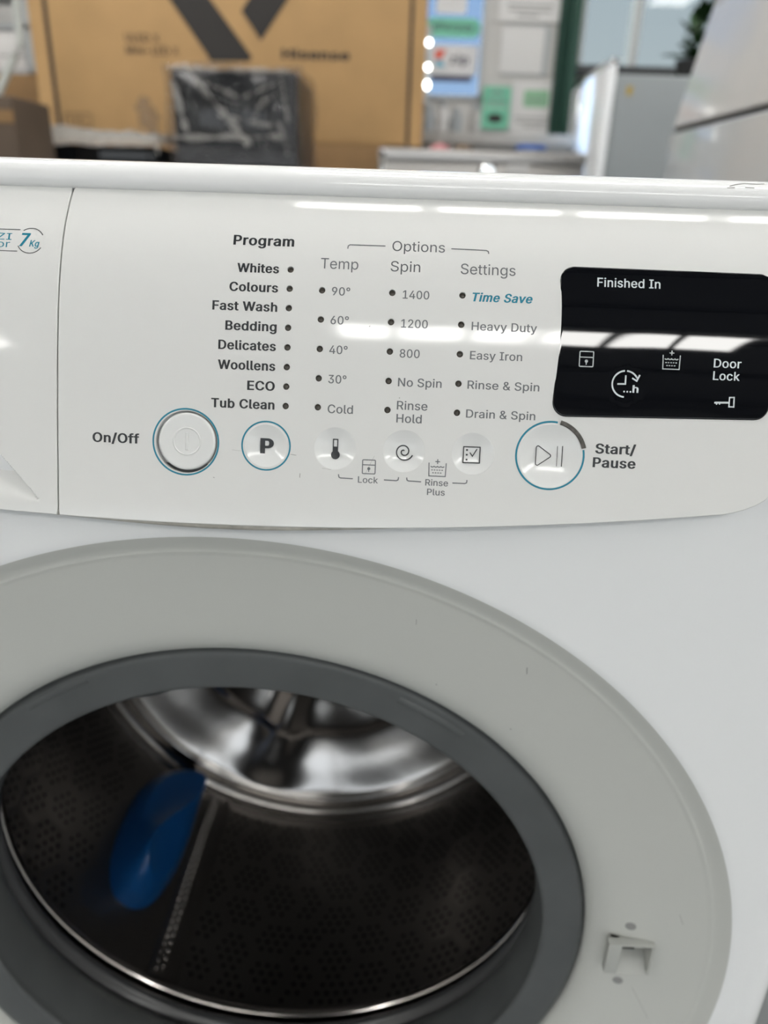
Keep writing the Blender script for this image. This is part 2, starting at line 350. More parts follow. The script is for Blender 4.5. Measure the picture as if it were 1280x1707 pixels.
    'd': (424, '195,-8 165,-6 137,3 111,16 89,34 70,57 55,84 43,116 36,151 34,189 36,227 43,261 55,293 70,320 89,342 112,361 137,374 165,382 196,384 218,383 237,379 253,373 267,364 278,355 287,346 306,319 311,319 311,509 372,509 372,0 313,0 313,59 307,59 287,31 277,21 266,12 252,4 236,-3 217,-7|205,47 226,49 246,55 263,65 278,78 290,95 299,115 306,138 310,162 312,189 310,216 306,241 300,263 290,282 278,299 263,312 246,322 227,328 205,330 182,328 162,322 145,311 130,298 118,281 108,261 102,239 98,215 96,189 98,163 102,139 109,117 118,97 130,80 145,66 162,55 182,49'),
    'e': (404, '212,-8 177,-5 145,3 117,16 92,35 72,58 56,85 44,116 37,150 34,187 36,224 44,258 55,290 71,317 91,340 115,359 142,373 172,382 205,384 226,383 246,380 266,374 285,366 303,355 319,341 334,324 347,305 357,282 365,256 370,227 371,194 371,169 75,169 75,221 338,221 310,202 308,226 304,248 298,269 288,286 277,301 263,314 246,323 227,328 205,330 183,328 164,323 146,313 131,301 119,286 109,270 102,251 97,231 96,211 96,178 98,151 102,127 110,106 121,88 135,73 151,61 169,53 190,48 212,46 227,47 241,49 254,53 265,58 276,65 285,73 294,82 300,93 306,105 365,91 358,72 348,55 335,39 320,26 302,14 283,4 261,-3 237,-7'),
    'f': (254, '228,379 228,327 6,327 6,379|81,0 81,432 82,452 87,470 96,486 107,499 120,510 135,519 152,525 169,529 187,530 201,530 212,529 222,527 243,521 227,468 215,472 195,474 178,472 164,468 154,460 147,449 143,435 142,419 142,0'),
    'g': (425, '207,-151 180,-149 156,-146 134,-140 114,-132 97,-122 82,-110 70,-97 59,-84 51,-69 101,-41 122,-66 131,-74 142,-82 154,-88 169,-93 187,-96 207,-97 236,-95 261,-87 282,-75 298,-58 308,-34 311,-6 311,68 306,68 287,41 277,32 266,23 252,16 236,10 217,6 195,5 165,7 138,14 113,27 90,43 71,65 55,90 43,120 36,154 34,191 36,229 43,263 55,293 71,320 90,342 112,361 138,374 166,382 196,384 218,383 237,379 253,373 267,365 279,356 288,346 308,319 313,319 313,379 372,379 372,-9 370,-40 363,-67 350,-90 334,-109 314,-124 291,-136 265,-144 237,-149|205,59 227,61 246,66 264,75 278,87 290,103 300,121 307,142 311,166 312,193 311,219 307,242 300,264 291,283 279,299 264,312 247,322 227,328 205,330 182,328 163,322 145,312 130,298 118,282 109,262 102,241 98,218 96,193 98,167 102,144 109,123 118,104 131,88 145,76 163,66 183,61'),
    'h': (410, '114,227 114,0 53,0 53,509 114,509 114,287 102,287 116,319 132,344 152,362 175,374 200,382 227,384 252,383 275,377 295,369 313,356 328,340 341,321 350,298 355,271 357,240 357,0 296,0 296,235 293,263 286,286 273,304 256,318 235,326 210,329 192,328 176,324 161,317 147,308 136,297 126,283 119,266 115,248'),
    'i': (167, '53,0 53,379 114,379 114,0|84,443 73,444 63,448 54,455 47,463 43,472 41,483 43,494 47,504 54,512 63,518 73,522 84,524 95,522 105,518 114,512 121,504 125,494 126,483 125,472 121,463 114,455 105,448 95,444'),
    'k': (381, '110,137 110,212 121,212 284,379 360,379 184,199 177,199|53,0 53,509 114,509 114,0|294,0 148,186 191,229 372,0'),
    'l': (189, '139,-2 112,0 91,8 74,20 62,37 55,59 53,84 53,509 114,509 114,99 114,83 117,71 120,62 126,57 135,53 146,52 160,53 170,54 181,3 162,-1'),
    'm': (610, '53,0 53,379 112,379 112,295 108,295 114,314 122,331 132,346 144,358 158,368 172,376 187,382 203,385 219,386 245,383 268,375 287,361 303,342 314,320 321,295 312,295 318,312 326,329 337,343 350,356 364,366 381,375 398,381 417,385 437,386 458,385 478,380 497,372 514,361 529,346 541,328 550,307 555,283 557,255 557,0 496,0 496,254 493,279 485,298 473,313 456,323 438,329 419,330 402,329 387,326 374,320 363,312 353,302 345,290 340,277 336,263 335,247 335,0 274,0 274,260 272,280 265,297 253,311 238,322 220,328 199,330 185,329 171,326 158,320 145,312 135,302 126,289 119,274 115,257 114,238 114,0'),
    'n': (410, '114,227 114,0 53,0 53,379 112,379 112,287 102,287 116,319 132,344 152,362 175,374 200,382 227,384 252,383 275,377 295,369 313,356 328,340 341,321 350,298 355,271 357,240 357,0 296,0 296,235 293,263 286,286 273,304 256,318 235,326 210,329 192,328 176,324 161,317 147,308 136,297 126,283 119,266 115,248'),
    'o': (415, '207,-8 174,-5 144,3 117,16 93,35 72,58 56,85 44,116 37,150 34,187 37,225 44,260 56,291 72,318 93,341 117,360 144,374 174,382 207,384 241,382 271,374 299,360 323,341 343,318 359,291 371,260 379,225 381,187 379,150 371,116 359,85 343,58 323,35 299,16 271,3 241,-5|207,46 231,49 252,55 270,66 285,80 298,97 307,117 314,139 318,163 319,187 318,212 314,236 307,258 298,278 285,296 270,310 252,321 231,328 207,330 184,328 163,321 145,310 130,296 118,278 108,258 102,236 98,212 96,187 98,163 102,139 108,117 118,97 130,80 145,66 163,55 184,49'),
    'p': (424, '53,-143 53,379 112,379 112,319 118,319 137,346 147,355 158,364 171,373 188,379 207,383 229,384 259,382 287,374 313,361 335,342 354,320 370,293 381,261 388,227 390,189 388,151 381,116 370,84 355,57 336,34 313,16 288,3 260,-6 229,-8 208,-7 189,-3 173,4 159,12 147,21 138,31 118,59 114,59 114,-143|220,47 242,49 262,55 279,66 294,80 306,97 316,117 323,139 327,163 328,189 327,215 323,239 316,261 307,281 295,298 280,311 262,322 243,328 220,330 198,328 178,322 161,312 147,299 134,282 125,263 118,241 114,216 113,189 114,162 118,138 125,115 135,95 147,78 162,65 179,55 198,49'),
    'r': (259, '53,0 53,379 112,379 112,321 115,321 124,339 137,354 152,367 171,377 191,383 213,385 229,384 243,384 243,322 230,324 207,326 190,324 174,321 159,315 146,306 135,296 126,284 119,269 115,254 114,237 114,0'),
    's': (365, '182,-8 157,-7 133,-3 112,3 93,12 76,24 62,38 50,54 41,73 36,94 94,107 101,87 111,72 124,60 141,52 160,47 181,45 206,47 227,53 244,62 258,74 265,88 268,103 266,115 262,126 254,136 243,144 229,150 212,155 149,170 118,180 92,192 72,208 58,227 50,249 47,274 49,295 55,314 65,332 79,347 95,360 115,370 137,378 161,383 187,384 212,383 234,379 254,372 271,363 286,352 299,339 309,324 318,308 324,290 268,277 262,291 254,304 243,316 228,325 210,331 187,333 166,331 147,326 131,317 119,305 111,292 109,277 110,264 115,253 124,243 136,235 152,229 172,223 229,209 261,200 287,187 306,171 320,153 328,131 331,107 329,85 323,65 312,47 298,31 281,18 260,6 236,-2 210,-7'),
    't': (227, '204,379 204,327 6,327 6,379|65,471 126,471 126,98 127,83 130,70 136,61 144,55 156,51 170,50 185,51 202,54 213,2 192,-3 168,-4 138,-1 113,7 92,21 77,41 68,64 65,93'),
    'u': (410, '182,-5 158,-3 135,2 115,11 97,23 82,39 69,59 60,82 54,109 53,139 53,379 114,379 114,144 116,117 124,94 137,75 154,61 175,53 200,50 218,51 234,55 249,62 263,71 274,83 283,97 290,113 295,132 296,153 296,379 357,379 357,0 298,0 298,92 307,92 294,60 277,35 257,17 234,5 209,-3'),
    'v': (389, '163,0 17,379 84,379 165,155 173,132 180,110 187,87 206,21 184,21 203,87 209,110 216,132 224,155 305,379 371,379 226,0'),
    'y': (389, '47,-139 61,-86 71,-87 83,-89 94,-90 104,-89 113,-86 122,-81 130,-74 138,-64 145,-51 151,-36 163,-1 17,379 84,379 165,155 173,132 180,109 187,87 206,21 184,21 202,87 224,155 305,379 371,379 204,-58 196,-77 187,-93 177,-107 165,-119 153,-128 139,-136 125,-141 109,-144 91,-145 65,-143'),
    'z': (380, '42,0 42,46 254,320 254,323 48,323 48,379 333,379 333,331 126,60 126,56 339,56 339,0'),
    '°': (316, '158,283 138,285 119,290 101,298 84,310 70,324 59,340 50,358 45,377 43,397 45,418 50,437 59,455 70,472 84,486 101,497 119,506 138,511 158,513 179,511 198,506 216,497 232,486 246,472 257,455 266,437 271,418 273,397 271,377 266,358 257,340 246,324 232,310 216,298 198,290 179,285|158,334 170,335 180,338 190,343 199,349 207,357 213,366 218,376 221,386 222,397 221,409 218,420 213,430 207,439 199,446 190,453 180,458 170,461 158,462 147,461 136,458 126,453 117,446 109,439 103,430 98,420 96,409 95,397 96,386 98,376 103,366 109,357 117,349 126,343 136,338 147,335'),
    ' ': (188, ''),
}
_tmp = {}
def widen(pts, d):
    """push an outline outwards by d (outer loops run clockwise, counters the other way)"""
    if abs(d) < 1e-6: return pts
    n = len(pts); out = []
    P_ = np.array(pts)
    for i in range(n):
        a = P_[i] - P_[i - 1]; b = P_[(i + 1) % n] - P_[i]
        a = a / (np.linalg.norm(a) + 1e-9); b = b / (np.linalg.norm(b) + 1e-9)
        n1 = np.array([-a[1], a[0]]); n2 = np.array([-b[1], b[0]])
        m_ = n1 + n2
        k = np.linalg.norm(m_)
        m_ = m_ / k if k > 1e-6 else n1
        q = m_ * d / max(0.6, m_ @ n1)
        out.append((P_[i][0] + q[0], P_[i][1] + q[1] * 0.4))     # upright strokes gain more than level ones
    return out
_letter = {}
def _glyph(ch, bold):
    """one letter as flat triangles; bold widens its strokes"""
    key = (ch, bold)
    if key in _letter: return _letter[key]
    ad, loops = GLYPHS[ch]
    Ls = []
    for L in (loops.split('|') if loops else []):
        pts = [tuple(float(q) / 1000 for q in p.split(',')) for p in L.split(' ')]
        Ls.append(widen(pts, bold))
    if not Ls:
        _letter[key] = (np.zeros((0, 2)), [], ad / 1000)
        return _letter[key]
    vin, ein = [], []
    for L in Ls:
        o = len(vin); n = len(L)
        vin += [Vector(p) for p in L]
        ein += [(o + i, o + (i + 1) % n) for i in range(n)]
    vo, _, fo, _, _, _ = delaunay_2d_cdt(vin, ein, [], 0, 1e-6)
    V2 = np.array([v[:] for v in vo])
    cen = np.array([V2[list(f)].mean(0) for f in fo])
    ins = np.zeros(len(cen), int)
    for L in Ls:          # winding number (strokes may overlap themselves)
        for i in range(len(L)):
            (x0, y0), (x1, y1) = L[i - 1], L[i]
            if y0 == y1: continue
            t = (cen[:, 1] - y0) / (y1 - y0)
            hit = ((y0 <= cen[:, 1]) != (y1 <= cen[:, 1])) & (cen[:, 0] < x0 + t * (x1 - x0))
            ins += hit.astype(int) * (1 if y1 > y0 else -1)
    _letter[key] = (V2, [tuple(f) for f, k in zip(fo, ins) if k != 0], ad / 1000)
    return _letter[key]
def _fill(txt, bold, shear):
    vs, fs, pen = [], [], 0.0
    for ch in txt:
        V2, F2, ad = _glyph(ch, bold)
        o = len(vs)
        vs += [(pen + x + shear * y, y) for x, y in V2]
        fs += [tuple(i + o for i in f) for f in F2]
        pen += ad + bold * 1.2
    return np.array(vs).reshape(-1, 2), fs
def glyphs(txt, bold=0.0, shear=0.0, space=1.0):
    """flat outline triangles of a text, and its capital height"""
    key = (txt, bold, shear)
    if key in _tmp: return _tmp[key]
    vs, fs = _fill(txt, bold, shear)
    hv, _ = _fill('H', bold, 0.0)
    cap = hv[:, 1].max() - hv[:, 1].min()
    vs = vs - [vs[:, 0].min(), hv[:, 1].min()]
    _tmp[key] = (vs, fs, cap)
    return _tmp[key]

def text_on(F, txt, xl, xr, base, cap, m, parent, bold=0.0, shear=0.0, off=0.06, name='lettering', space=1.0):
    """F(x, s, off) maps surface coordinates in mm to space"""
    vs, fs, c = glyphs(txt, bold, shear, space)
    w = vs[:, 0].max()
    pts = [F(xl + a * (xr - xl) / w, base + b * cap / c, off) for a, b in vs]
    return mesh(name, pts, fs, m, parent, smooth=False)

def stroke_geo(pts, w, closed=False):
    P_ = [np.array(p, float) for p in pts]
    n = len(P_)
    vs, fs = [], []
    for i in range(n):
        a = P_[(i - 1) % n] if (closed or i > 0) else None
        b = P_[(i + 1) % n] if (closed or i < n - 1) else None
        d1 = (P_[i] - a) if a is not None else (b - P_[i])
        d2 = (b - P_[i]) if b is not None else d1
        d1 = d1 / (np.linalg.norm(d1) + 1e-9); d2 = d2 / (np.linalg.norm(d2) + 1e-9)
        n1 = np.array([-d1[1], d1[0]]); n2 = np.array([-d2[1], d2[0]])
        mt = n1 + n2
        k = np.linalg.norm(mt)
        mt = mt / k if k > 1e-6 else n1
        L = w / 2 / max(0.4, mt @ n1)
        vs += [P_[i] + mt * L, P_[i] - mt * L]
    m_ = n if closed else n - 1
    for i in range(m_):
        j = (i + 1) % n
        fs.append((2 * i, 2 * i + 1, 2 * j + 1, 2 * j))
    return vs, fs

def arc_pts(cx, cy, r, a0, a1, n=24):
    return [(cx + r * math.cos(math.radians(a0 + (a1 - a0) * i / n)), cy + r * math.sin(math.radians(a0 + (a1 - a0) * i / n))) for i in range(n + 1)]

def disc_geo(cx, cy, r, n=20):
    vs = [(cx, cy)] + [(cx + r * math.cos(2 * PI * i / n), cy + r * math.sin(2 * PI * i / n)) for i in range(n)]
    return vs, [(0, 1 + i, 1 + (i + 1) % n) for i in range(n)]

class Print:
    """flat printed marks on a surface"""
    def __init__(s, F, off=0.06): s.F, s.off, s.v, s.f = F, off, [], []
    def geo(s, g):
        vs, fs = g
        n = len(s.v)
        s.v += [s.F(p[0], p[1], s.off) for p in vs]
        s.f += [tuple(i + n for i in f) for f in fs]
        return s
    def stroke(s, pts, w, closed=False): return s.geo(stroke_geo(pts, w, closed))
    def disc(s, cx, cy, r): return s.geo(disc_geo(cx, cy, r))
    def poly(s, pts): return s.geo((pts, [tuple(range(len(pts)))]))
    def ring(s, cx, cy, r0, r1, a0=0, a1=360, n=72):
        o, i = arc_pts(cx, cy, r1, a0, a1, n), arc_pts(cx, cy, r0, a0, a1, n)
        return s.geo((o + i, [(k, k + 1, n + 2 + k, n + 1 + k) for k in range(n)]))
    def build(s, name, m, parent, label=None): return mesh(name, s.v, s.f, m, parent, smooth=False, label=label)

# ------------------------------------------------------------------ curved control-panel surface
def PY(z): return -9.5 + 0.297 * (z - 274) + 17.2 * np.exp((z - 393) / 20)
_zz = np.arange(250, 402.0, 0.05)
_yy = PY(_zz)
_ss = np.r_[0, np.cumsum(np.hypot(np.diff(_zz), np.diff(_yy)))]
_ss -= np.interp(274, _zz, _ss)
def S2Z(s): return float(np.interp(s, _ss, _zz))
def Z2S(z): return float(np.interp(z, _zz, _ss))
S_TOP = Z2S(393.0)

def FP(x, s, off=0.0):
    z = S2Z(s); y = float(PY(z))
    k = 0.297 + 0.86 * math.exp((z - 393) / 20)
    L = math.hypot(1, k)
    return (x, y - off / L, z + off * k / L)

def seg_dist(loop, pts):
    loop = np.asarray(loop); d = np.full(len(pts), 1e9)
    for i in range(len(loop)):
        a, b = loop[i], loop[(i + 1) % len(loop)]
        ab = b - a
        t = np.clip(((pts - a) @ ab) / (ab @ ab + 1e-12), 0, 1)
        d = np.minimum(d, np.hypot(*(pts - a - t[:, None] * ab).T))
    return d

def skin(name, F, outline, holes, spacing, m, parent, disp=None, rim=0.45, depth=8.0, hole_rim=0.25, hole_depth=1.6, extra=(), label=None):
    """a sheet lying on the surface F inside `outline`, with holes, rounded edges and an edge wall"""
    G = (lambda x, s, o=0.0: F(x, s, o - disp(x, s))) if disp else F
    outline = np.asarray(outline, float)
    lo, hi = outline.min(0), outline.max(0)
    pts = []
    row = 0
    s = lo[1]
    while s < hi[1]:
        st = spacing * (0.45 if s > 95 else 1.0)
        x = lo[0] + (spacing / 2 if row % 2 else 0)
        while x < hi[0]:
            pts.append((x, s)); x += spacing
        s += st; row += 1
    pts = np.array(pts + list(extra), float)
    keep = pip(outline, pts) & (seg_dist(outline, pts) > spacing * 0.4)
    for h in holes:
        keep &= ~pip(h, pts)
        hc = np.mean(h, 0); hr = np.max(np.hypot(*(np.asarray(h) - hc).T))
        near = np.hypot(*(pts - hc).T) < hr + spacing
        dd = np.full(len(pts), 1e9); dd[near] = seg_dist(h, pts[near])
        keep &= dd > spacing * 0.3
    pts = pts[keep]
    loops = [outline] + [np.asarray(h, float) for h in holes]
    vin, ein, off = [], [], 0
    for L in loops:
        n = len(L)
        vin += [Vector(p) for p in L]
        ein += [(off + i, off + (i + 1) % n) for i in range(n)]
        off += n
    vin += [Vector(p) for p in pts]
    vo, eo, fo, ov, _, _ = delaunay_2d_cdt(vin, ein, [], 0, 1e-5)
    V2 = np.array([v[:] for v in vo])
    cen = np.array([V2[list(f)].mean(0) for f in fo])
    ok = pip(outline, cen)
    for h in holes: ok &= ~pip(h, cen)
    faces = [tuple(f) for f, k in zip(fo, ok) if k]
    verts = [G(*p) for p in V2]
    def nrm(x, s):
        e = 0.08
        a = Vector(G(x + e, s)) - Vector(G(x - e, s)); b = Vector(G(x, s + e)) - Vector(G(x, s - e))
        return a.cross(b).normalized()
    normals = [nrm(*p) for p in V2]
    idx = {}
    for i, src in enumerate(ov):
        for k in src: idx[k] = i
    # edge walls
    off = 0
    for li, L in enumerate(loops):
        n = len(L)
        area = 0.5 * sum(L[i][0] * L[(i + 1) % n][1] - L[(i + 1) % n][0] * L[i][1] for i in range(n))
        sg = (1 if area > 0 else -1) * (1 if li == 0 else -1)
        r, dp = (rim, depth) if li == 0 else (hole_rim, hole_depth)
        rings = [[idx[off + i] for i in range(n)]]
        outv = []
        for i in range(n):
            t = L[(i + 1) % n] - L[i - 1]
            t = t / (np.linalg.norm(t) + 1e-9)
            outv.append(np.array([t[1], -t[0]]) * sg)
        for a in (30, 60, 90, None):
            if a is None: o_, d_, an = r, dp, 90
            else: o_, d_, an = r * math.sin(math.radians(a)), r * (1 - math.cos(math.radians(a))), a
            ring = []
            for i in range(n):
                q = L[i] + outv[i] * o_
                verts.append(G(q[0], q[1], -d_))
                nn = nrm(*L[i])
                e3 = (Vector(G(L[i][0] + outv[i][0] * .1, L[i][1] + outv[i][1] * .1)) - Vector(G(*L[i]))).normalized()
                normals.append((nn * math.cos(math.radians(an)) + e3 * math.sin(math.radians(an))).normalized())
                ring.append(len(verts) - 1)
            rings.append(ring)
        for A, B in zip(rings, rings[1:]):
            for i in range(n):
                j = (i + 1) % n
                f = (A[i], A[j], B[j], B[i])
                faces.append(f if sg > 0 and area > 0 or sg < 0 and area < 0 else f[::-1])
        off += n
    # consistent winding with the stored normals
    fx = []
    for f in faces:
        a, b, c = (Vector(verts[f[0]]), Vector(verts[f[1]]), Vector(verts[f[2]]))
        g = (b - a).cross(c - a)
        avg = sum((normals[i] for i in f), Vector())
        fx.append(f if g.dot(avg) >= 0 else f[::-1])
    return mesh(name, verts, fx, m, parent, normals=normals, label=label)

def circle(cx, cy, r, n=64):
    return [(cx + r * math.cos(2 * PI * i / n), cy + r * math.sin(2 * PI * i / n)) for i in range(n)]

def round_poly(pts, r, n=8):
    out = []
    N = len(pts)
    for i in range(N):
        p, a, b = np.array(pts[i], float), np.array(pts[i - 1], float), np.array(pts[(i + 1) % N], float)
        u, v = (a - p) / np.linalg.norm(a - p), (b - p) / np.linalg.norm(b - p)
        ang = math.acos(np.clip(u @ v, -1, 1))
        d = r / math.tan(ang / 2)
        bis = (u + v) / np.linalg.norm(u + v)
        c = p + bis * (r / math.sin(ang / 2))
        s, e = p + u * d, p + v * d
        a0 = math.atan2(*(s - c)[::-1]); a1 = math.atan2(*(e - c)[::-1])
        da = (a1 - a0 + PI) % (2 * PI) - PI
        out += [(c[0] + r * math.cos(a0 + da * k / n), c[1] + r * math.sin(a0 + da * k / n)) for k in range(n + 1)]
    return out

# ------------------------------------------------------------------ the shop: floor, ceiling, walls, windows
M_floor = mat('sealed_concrete', (0.17, 0.18, 0.185), 0.35, vary=(3, 0.25))
M_wall = mat('painted_wall', (0.50, 0.49, 0.47), 0.7, vary=(2, 0.05))
M_ceil = mat('ceiling_sheet', (0.13, 0.13, 0.13), 0.7)
M_green = mat('dark_green_paint', (0.006, 0.05, 0.032), 0.45)
M_frame = mat('grey_window_frame', (0.42, 0.43, 0.43), 0.4)
M_pane = pane_mat('window_glass', (0.46, 0.485, 0.485), 0.03)
M_pane2 = pane_mat('shopfront_glass', (0.40, 0.48, 0.58), 0.03)
M_lampface = mat('lamp_diffuser', (0.9, 0.9, 0.88), 0.5, emit=((1.0, 0.985, 0.95), LAMP))
M_lampcase = mat('lamp_case', (0.75, 0.75, 0.75), 0.4)
M_white = mat('white_sheet_metal', (0.78, 0.79, 0.79), 0.25)
M_dark = mat('dark_sill_grey', (0.035, 0.037, 0.04), 0.6)  # plain dark grey of the window sill

HX0, HX1, HY0, HY1, HZ = -4200, 4200, -6500, 3100, 3250      # hall, z measured from the floor
def fz(z): return z - ZOFF
structure(MB().box(HX0, HX1, HY0, HY1 + 120, fz(-60), fz(0)).build('floor', M_floor))
ceiling = structure(MB().box(HX0, HX1, HY0, HY1 + 120, fz(HZ), fz(HZ + 80)).build('ceiling', M_ceil))
# corrugated sheet ribs and trusses under the ceiling
for k in range(9):
    y = -6000 + k * 1050
    mb = MB().box(HX0, HX1, y - 30, y + 30, fz(HZ - 70), fz(HZ))
    mb.build('ceiling_beam', M_ceil, ceiling)
def lamp(x0, x1, y0, y1, drop=25):
    e = MB().box(x0, x1, y0, y1, fz(HZ - drop), fz(HZ - 0), 4).build('light_case', M_lampcase, ceiling)
    MB().box(x0 + 25, x1 - 25, y0 + 25, y1 - 25, fz(HZ - drop - 4), fz(HZ - drop + 1)).build('light_diffuser', M_lampface, e)
for k in range(6):
    lamp(-420 + k * 440, -10 + k * 440, -4020, -3540, 90)
for k in range(4):
    lamp(-330 + k * 470, 110 + k * 470, -60, 160, 90)
for x in (-3150, 3150):  # side rows added as fill light, out of view and out of the reflections
    for y in (-4200, -2850, -1500, -150):
        lamp(x - 260, x + 260, y - 600, y + 600, 90)
for x in (-1650, 1750):  # unseen rear lamps added to brighten the goods behind
    lamp(x, x + 600, 700, 1900, 90)
lamp(-350, 350, 950, 1350, 90)  # one more added fill lamp over the rear

structure(MB().box(HX0 - 120, HX0, HY0, HY1 + 120, fz(0), fz(HZ)).build('wall_left', M_wall))
structure(MB().box(HX1, HX1 + 120, HY0, HY1 + 120, fz(0), fz(HZ)).build('wall_right', M_wall))
wf = MB().box(HX0, HX1, HY0 - 120, HY0, fz(0), fz(450)).box(HX0, HX1, HY0 - 120, HY0, fz(1800), fz(HZ))
for x0, x1 in ((HX0, -3900), (-1300, -1150), (1150, 1300), (3900, HX1)): wf.box(x0, x1, HY0 - 120, HY0, fz(450), fz(1800))
structure(wf.build('wall_front', M_wall))
wb = MB()
wb.box(HX0, 83, HY1, HY1 + 120, fz(0), fz(HZ))
wb.box(83, 322, HY1, HY1 + 120, fz(0), fz(1200))
wb.box(83, 322, HY1, HY1 + 120, fz(2250), fz(HZ))
wb.box(322, 640, HY1, HY1 + 120, fz(0), fz(HZ))
wb.box(640, HX1, HY1, HY1 + 120, fz(0), fz(1290))
wb.box(640, HX1, HY1, HY1 + 120, fz(2350), fz(HZ))
structure(wb.build('wall_back', M_wall))
structure(MB().box(640, 676, HY1 - 70, HY1 + 60, fz(1000), fz(HZ), 3).box(600, 640, HY1 - 20, HY1 + 10, fz(1085), fz(HZ)).build('trim_1', M_green))
# shopfront light on the left with blue-grey glass
w1 = structure(MB().box(83, 95, HY1 - 12, HY1 + 60, fz(1200), fz(2250)).box(308, 322, HY1 - 12, HY1 + 60, fz(1200), fz(2250))
               .box(83, 322, HY1 - 12, HY1 + 60, fz(1200), fz(1213)).box(83, 322, HY1 - 12, HY1 + 60, fz(2235), fz(2250)).build('window_1', M_frame))
MB().box(95, 308, HY1 + 20, HY1 + 26, fz(1213), fz(2235)).build('pane', M_pane2, w1)
# bright window on the right, two panes and a sill
w2 = structure(MB().box(676, 700, HY1 - 12, HY1 + 60, fz(1325), fz(2350)).box(880, 908, HY1 - 25, HY1 + 60, fz(1325), fz(2350))
               .box(1440, 1470, HY1 - 12, HY1 + 60, fz(1325), fz(2350)).box(676, 1470, HY1 - 12, HY1 + 60, fz(2325), fz(2350)).build('window_2', M_frame))
MB().box(676, 1480, HY1 - 60, HY1 + 60, fz(1290), fz(1325), 3).build('window_sill', M_dark, w2)
for a, b in ((700, 880), (908, 1440)):
    MB().box(a, b, HY1 + 20, HY1 + 26, fz(1325), fz(2325)).build('pane', M_pane, w2)
structure(MB().box(1470, HX1, HY1, HY1 + 120, fz(1290), fz(2350)).build('wall_back_2', M_wall))

# ------------------------------------------------------------------ the washing machine
wm = thing('washing_machine', 'white front-loading washing machine with its door off, showing a grey seal and steel drum', 'washing machine', (0, 300, -447))

def lathe_y(prof, n=192, wob=None):
    """profile of (r, y) turned about the door axis (y direction)"""
    vs, fs = [], []
    for i, (r, y) in enumerate(prof):
        for k in range(n):
            t = 2 * PI * k / n
            rr, yy = (r, y) if wob is None else wob(r, y, t)
            vs.append((rr * math.cos(t), yy, rr * math.sin(t)))
    for i in range(len(prof) - 1):
        for k in range(n):
            j = (k + 1) % n
            fs.append((i * n + k, i * n + j, (i + 1) * n + j, (i + 1) * n + k))
    return vs, fs

def smooth_prof(pts, sub=4):
    """Catmull-Rom through the profile points"""
    P_ = [np.array(p, float) for p in pts]
    out = []
    for i in range(len(P_) - 1):
        p0, p1, p2, p3 = P_[max(i - 1, 0)], P_[i], P_[i + 1], P_[min(i + 2, len(P_) - 1)]
        for k in range(sub):
            t = k / sub
            out.append(tuple(0.5 * (2 * p1 + (p2 - p0) * t + (2 * p0 - 5 * p1 + 4 * p2 - p3) * t * t + (3 * p1 - p0 - 3 * p2 + p3) * t ** 3)))
    out.append(tuple(P_[-1]))
    return out

def cone_y(r): return 4.9 + (250.5 - r) * 0.19
# front sheet: rolled edge at the seal, dished ring, step, flat front, rounded sides
prof = [(192.0, 40), (190.6, 33), (190.3, 29.5), (190.6, 26.8), (191.6, 23.6), (193.4, 20.6), (196, 17.9), (199, 16.1)]
prof += [(r, cone_y(r) + 0.9 * max(0, (208 - r) / 8) ** 2) for r in (201.5, 204, 207, 212, 218, 224, 230, 236, 242, 247, 250)]
prof += [(251.4, 4.62), (252.2, 4.22), (252.8, 4.12), (253.4, 4.12), (254.2, 3.95), (256, 3.3), (258, 2.25), (259.8, 1.25), (261.2, 0.6), (262.6, 0.2), (264.2, 0.03), (266, 0)]
N = 384
vs, fs = lathe_y(prof, N)
base = (len(prof) - 1) * N
XS, ZT, ZB = 270.0, 296.0, -438.0
outer = []
for k in range(N):
    c, s = math.cos(2 * PI * k / N), math.sin(2 * PI * k / N)
    t = min(XS / abs(c) if abs(c) > 1e-9 else 1e9, (ZT if s > 0 else -ZB) / abs(s) if abs(s) > 1e-9 else 1e9)
    outer.append((c * t, 0, s * t))
for cx_, cz_ in ((XS, ZT), (-XS, ZT), (-XS, ZB), (XS, ZB)):      # a vertex in every corner
    outer[round(math.atan2(cz_, cx_) / (2 * PI) * N) % N] = (cx_, 0, cz_)
o0 = len(vs); vs += outer
for k in range(N):
    j = (k + 1) % N
    fs.append((base + k, base + j, o0 + j, o0 + k))
bm = bmesh.new()
bv = [bm.verts.new(v) for v in vs]
for f in fs: bm.faces.new([bv[i] for i in f])
# rectangular opening for the door catch
LX0, LX1, LZ0, LZ1 = 200.9, 222.8, 2.2, 21.6
for co, no in (((LX0, 0, 0), (1, 0, 0)), ((LX1, 0, 0), (1, 0, 0)), ((0, 0, LZ0), (0, 0, 1)), ((0, 0, LZ1), (0, 0, 1))):
    sel = [f for f in bm.faces if 194 < f.calc_center_median().x < 236 and -18 < f.calc_center_median().z < 26 and f.calc_center_median().y > 2]
    g = set(sel)
    for f in sel: g.update(f.edges); g.update(f.verts)
    bmesh.ops.bisect_plane(bm, geom=list(g), plane_co=co, plane_no=no, dist=1e-4)
kill = [f for f in bm.faces if LX0 < f.calc_center_median().x < LX1 and LZ0 < f.calc_center_median().z < LZ1 and f.calc_center_median().y > 2]
bmesh.ops.delete(bm, geom=kill, context='FACES')
def side_xy(a):  # rounding between the front and the side, a from 0 to 90 degrees
    return XS + 28 * math.sin(math.radians(a)), 24 * (1 - math.cos(math.radians(a)))
def grid(rows):
    g = [[bm.verts.new(p) for p in r] for r in rows]
    for A, B in zip(g, g[1:]):
        for i in range(len(A) - 1): bm.faces.new((A[i], A[i + 1], B[i + 1], B[i]))
yb = lambda z: max(0.0, float(PY(z)) + 3.0) if z > 290 else 0.0
zs_low = list(np.linspace(ZB, ZT, 40)); zs_up = list(np.linspace(ZT, 392.5, 22))
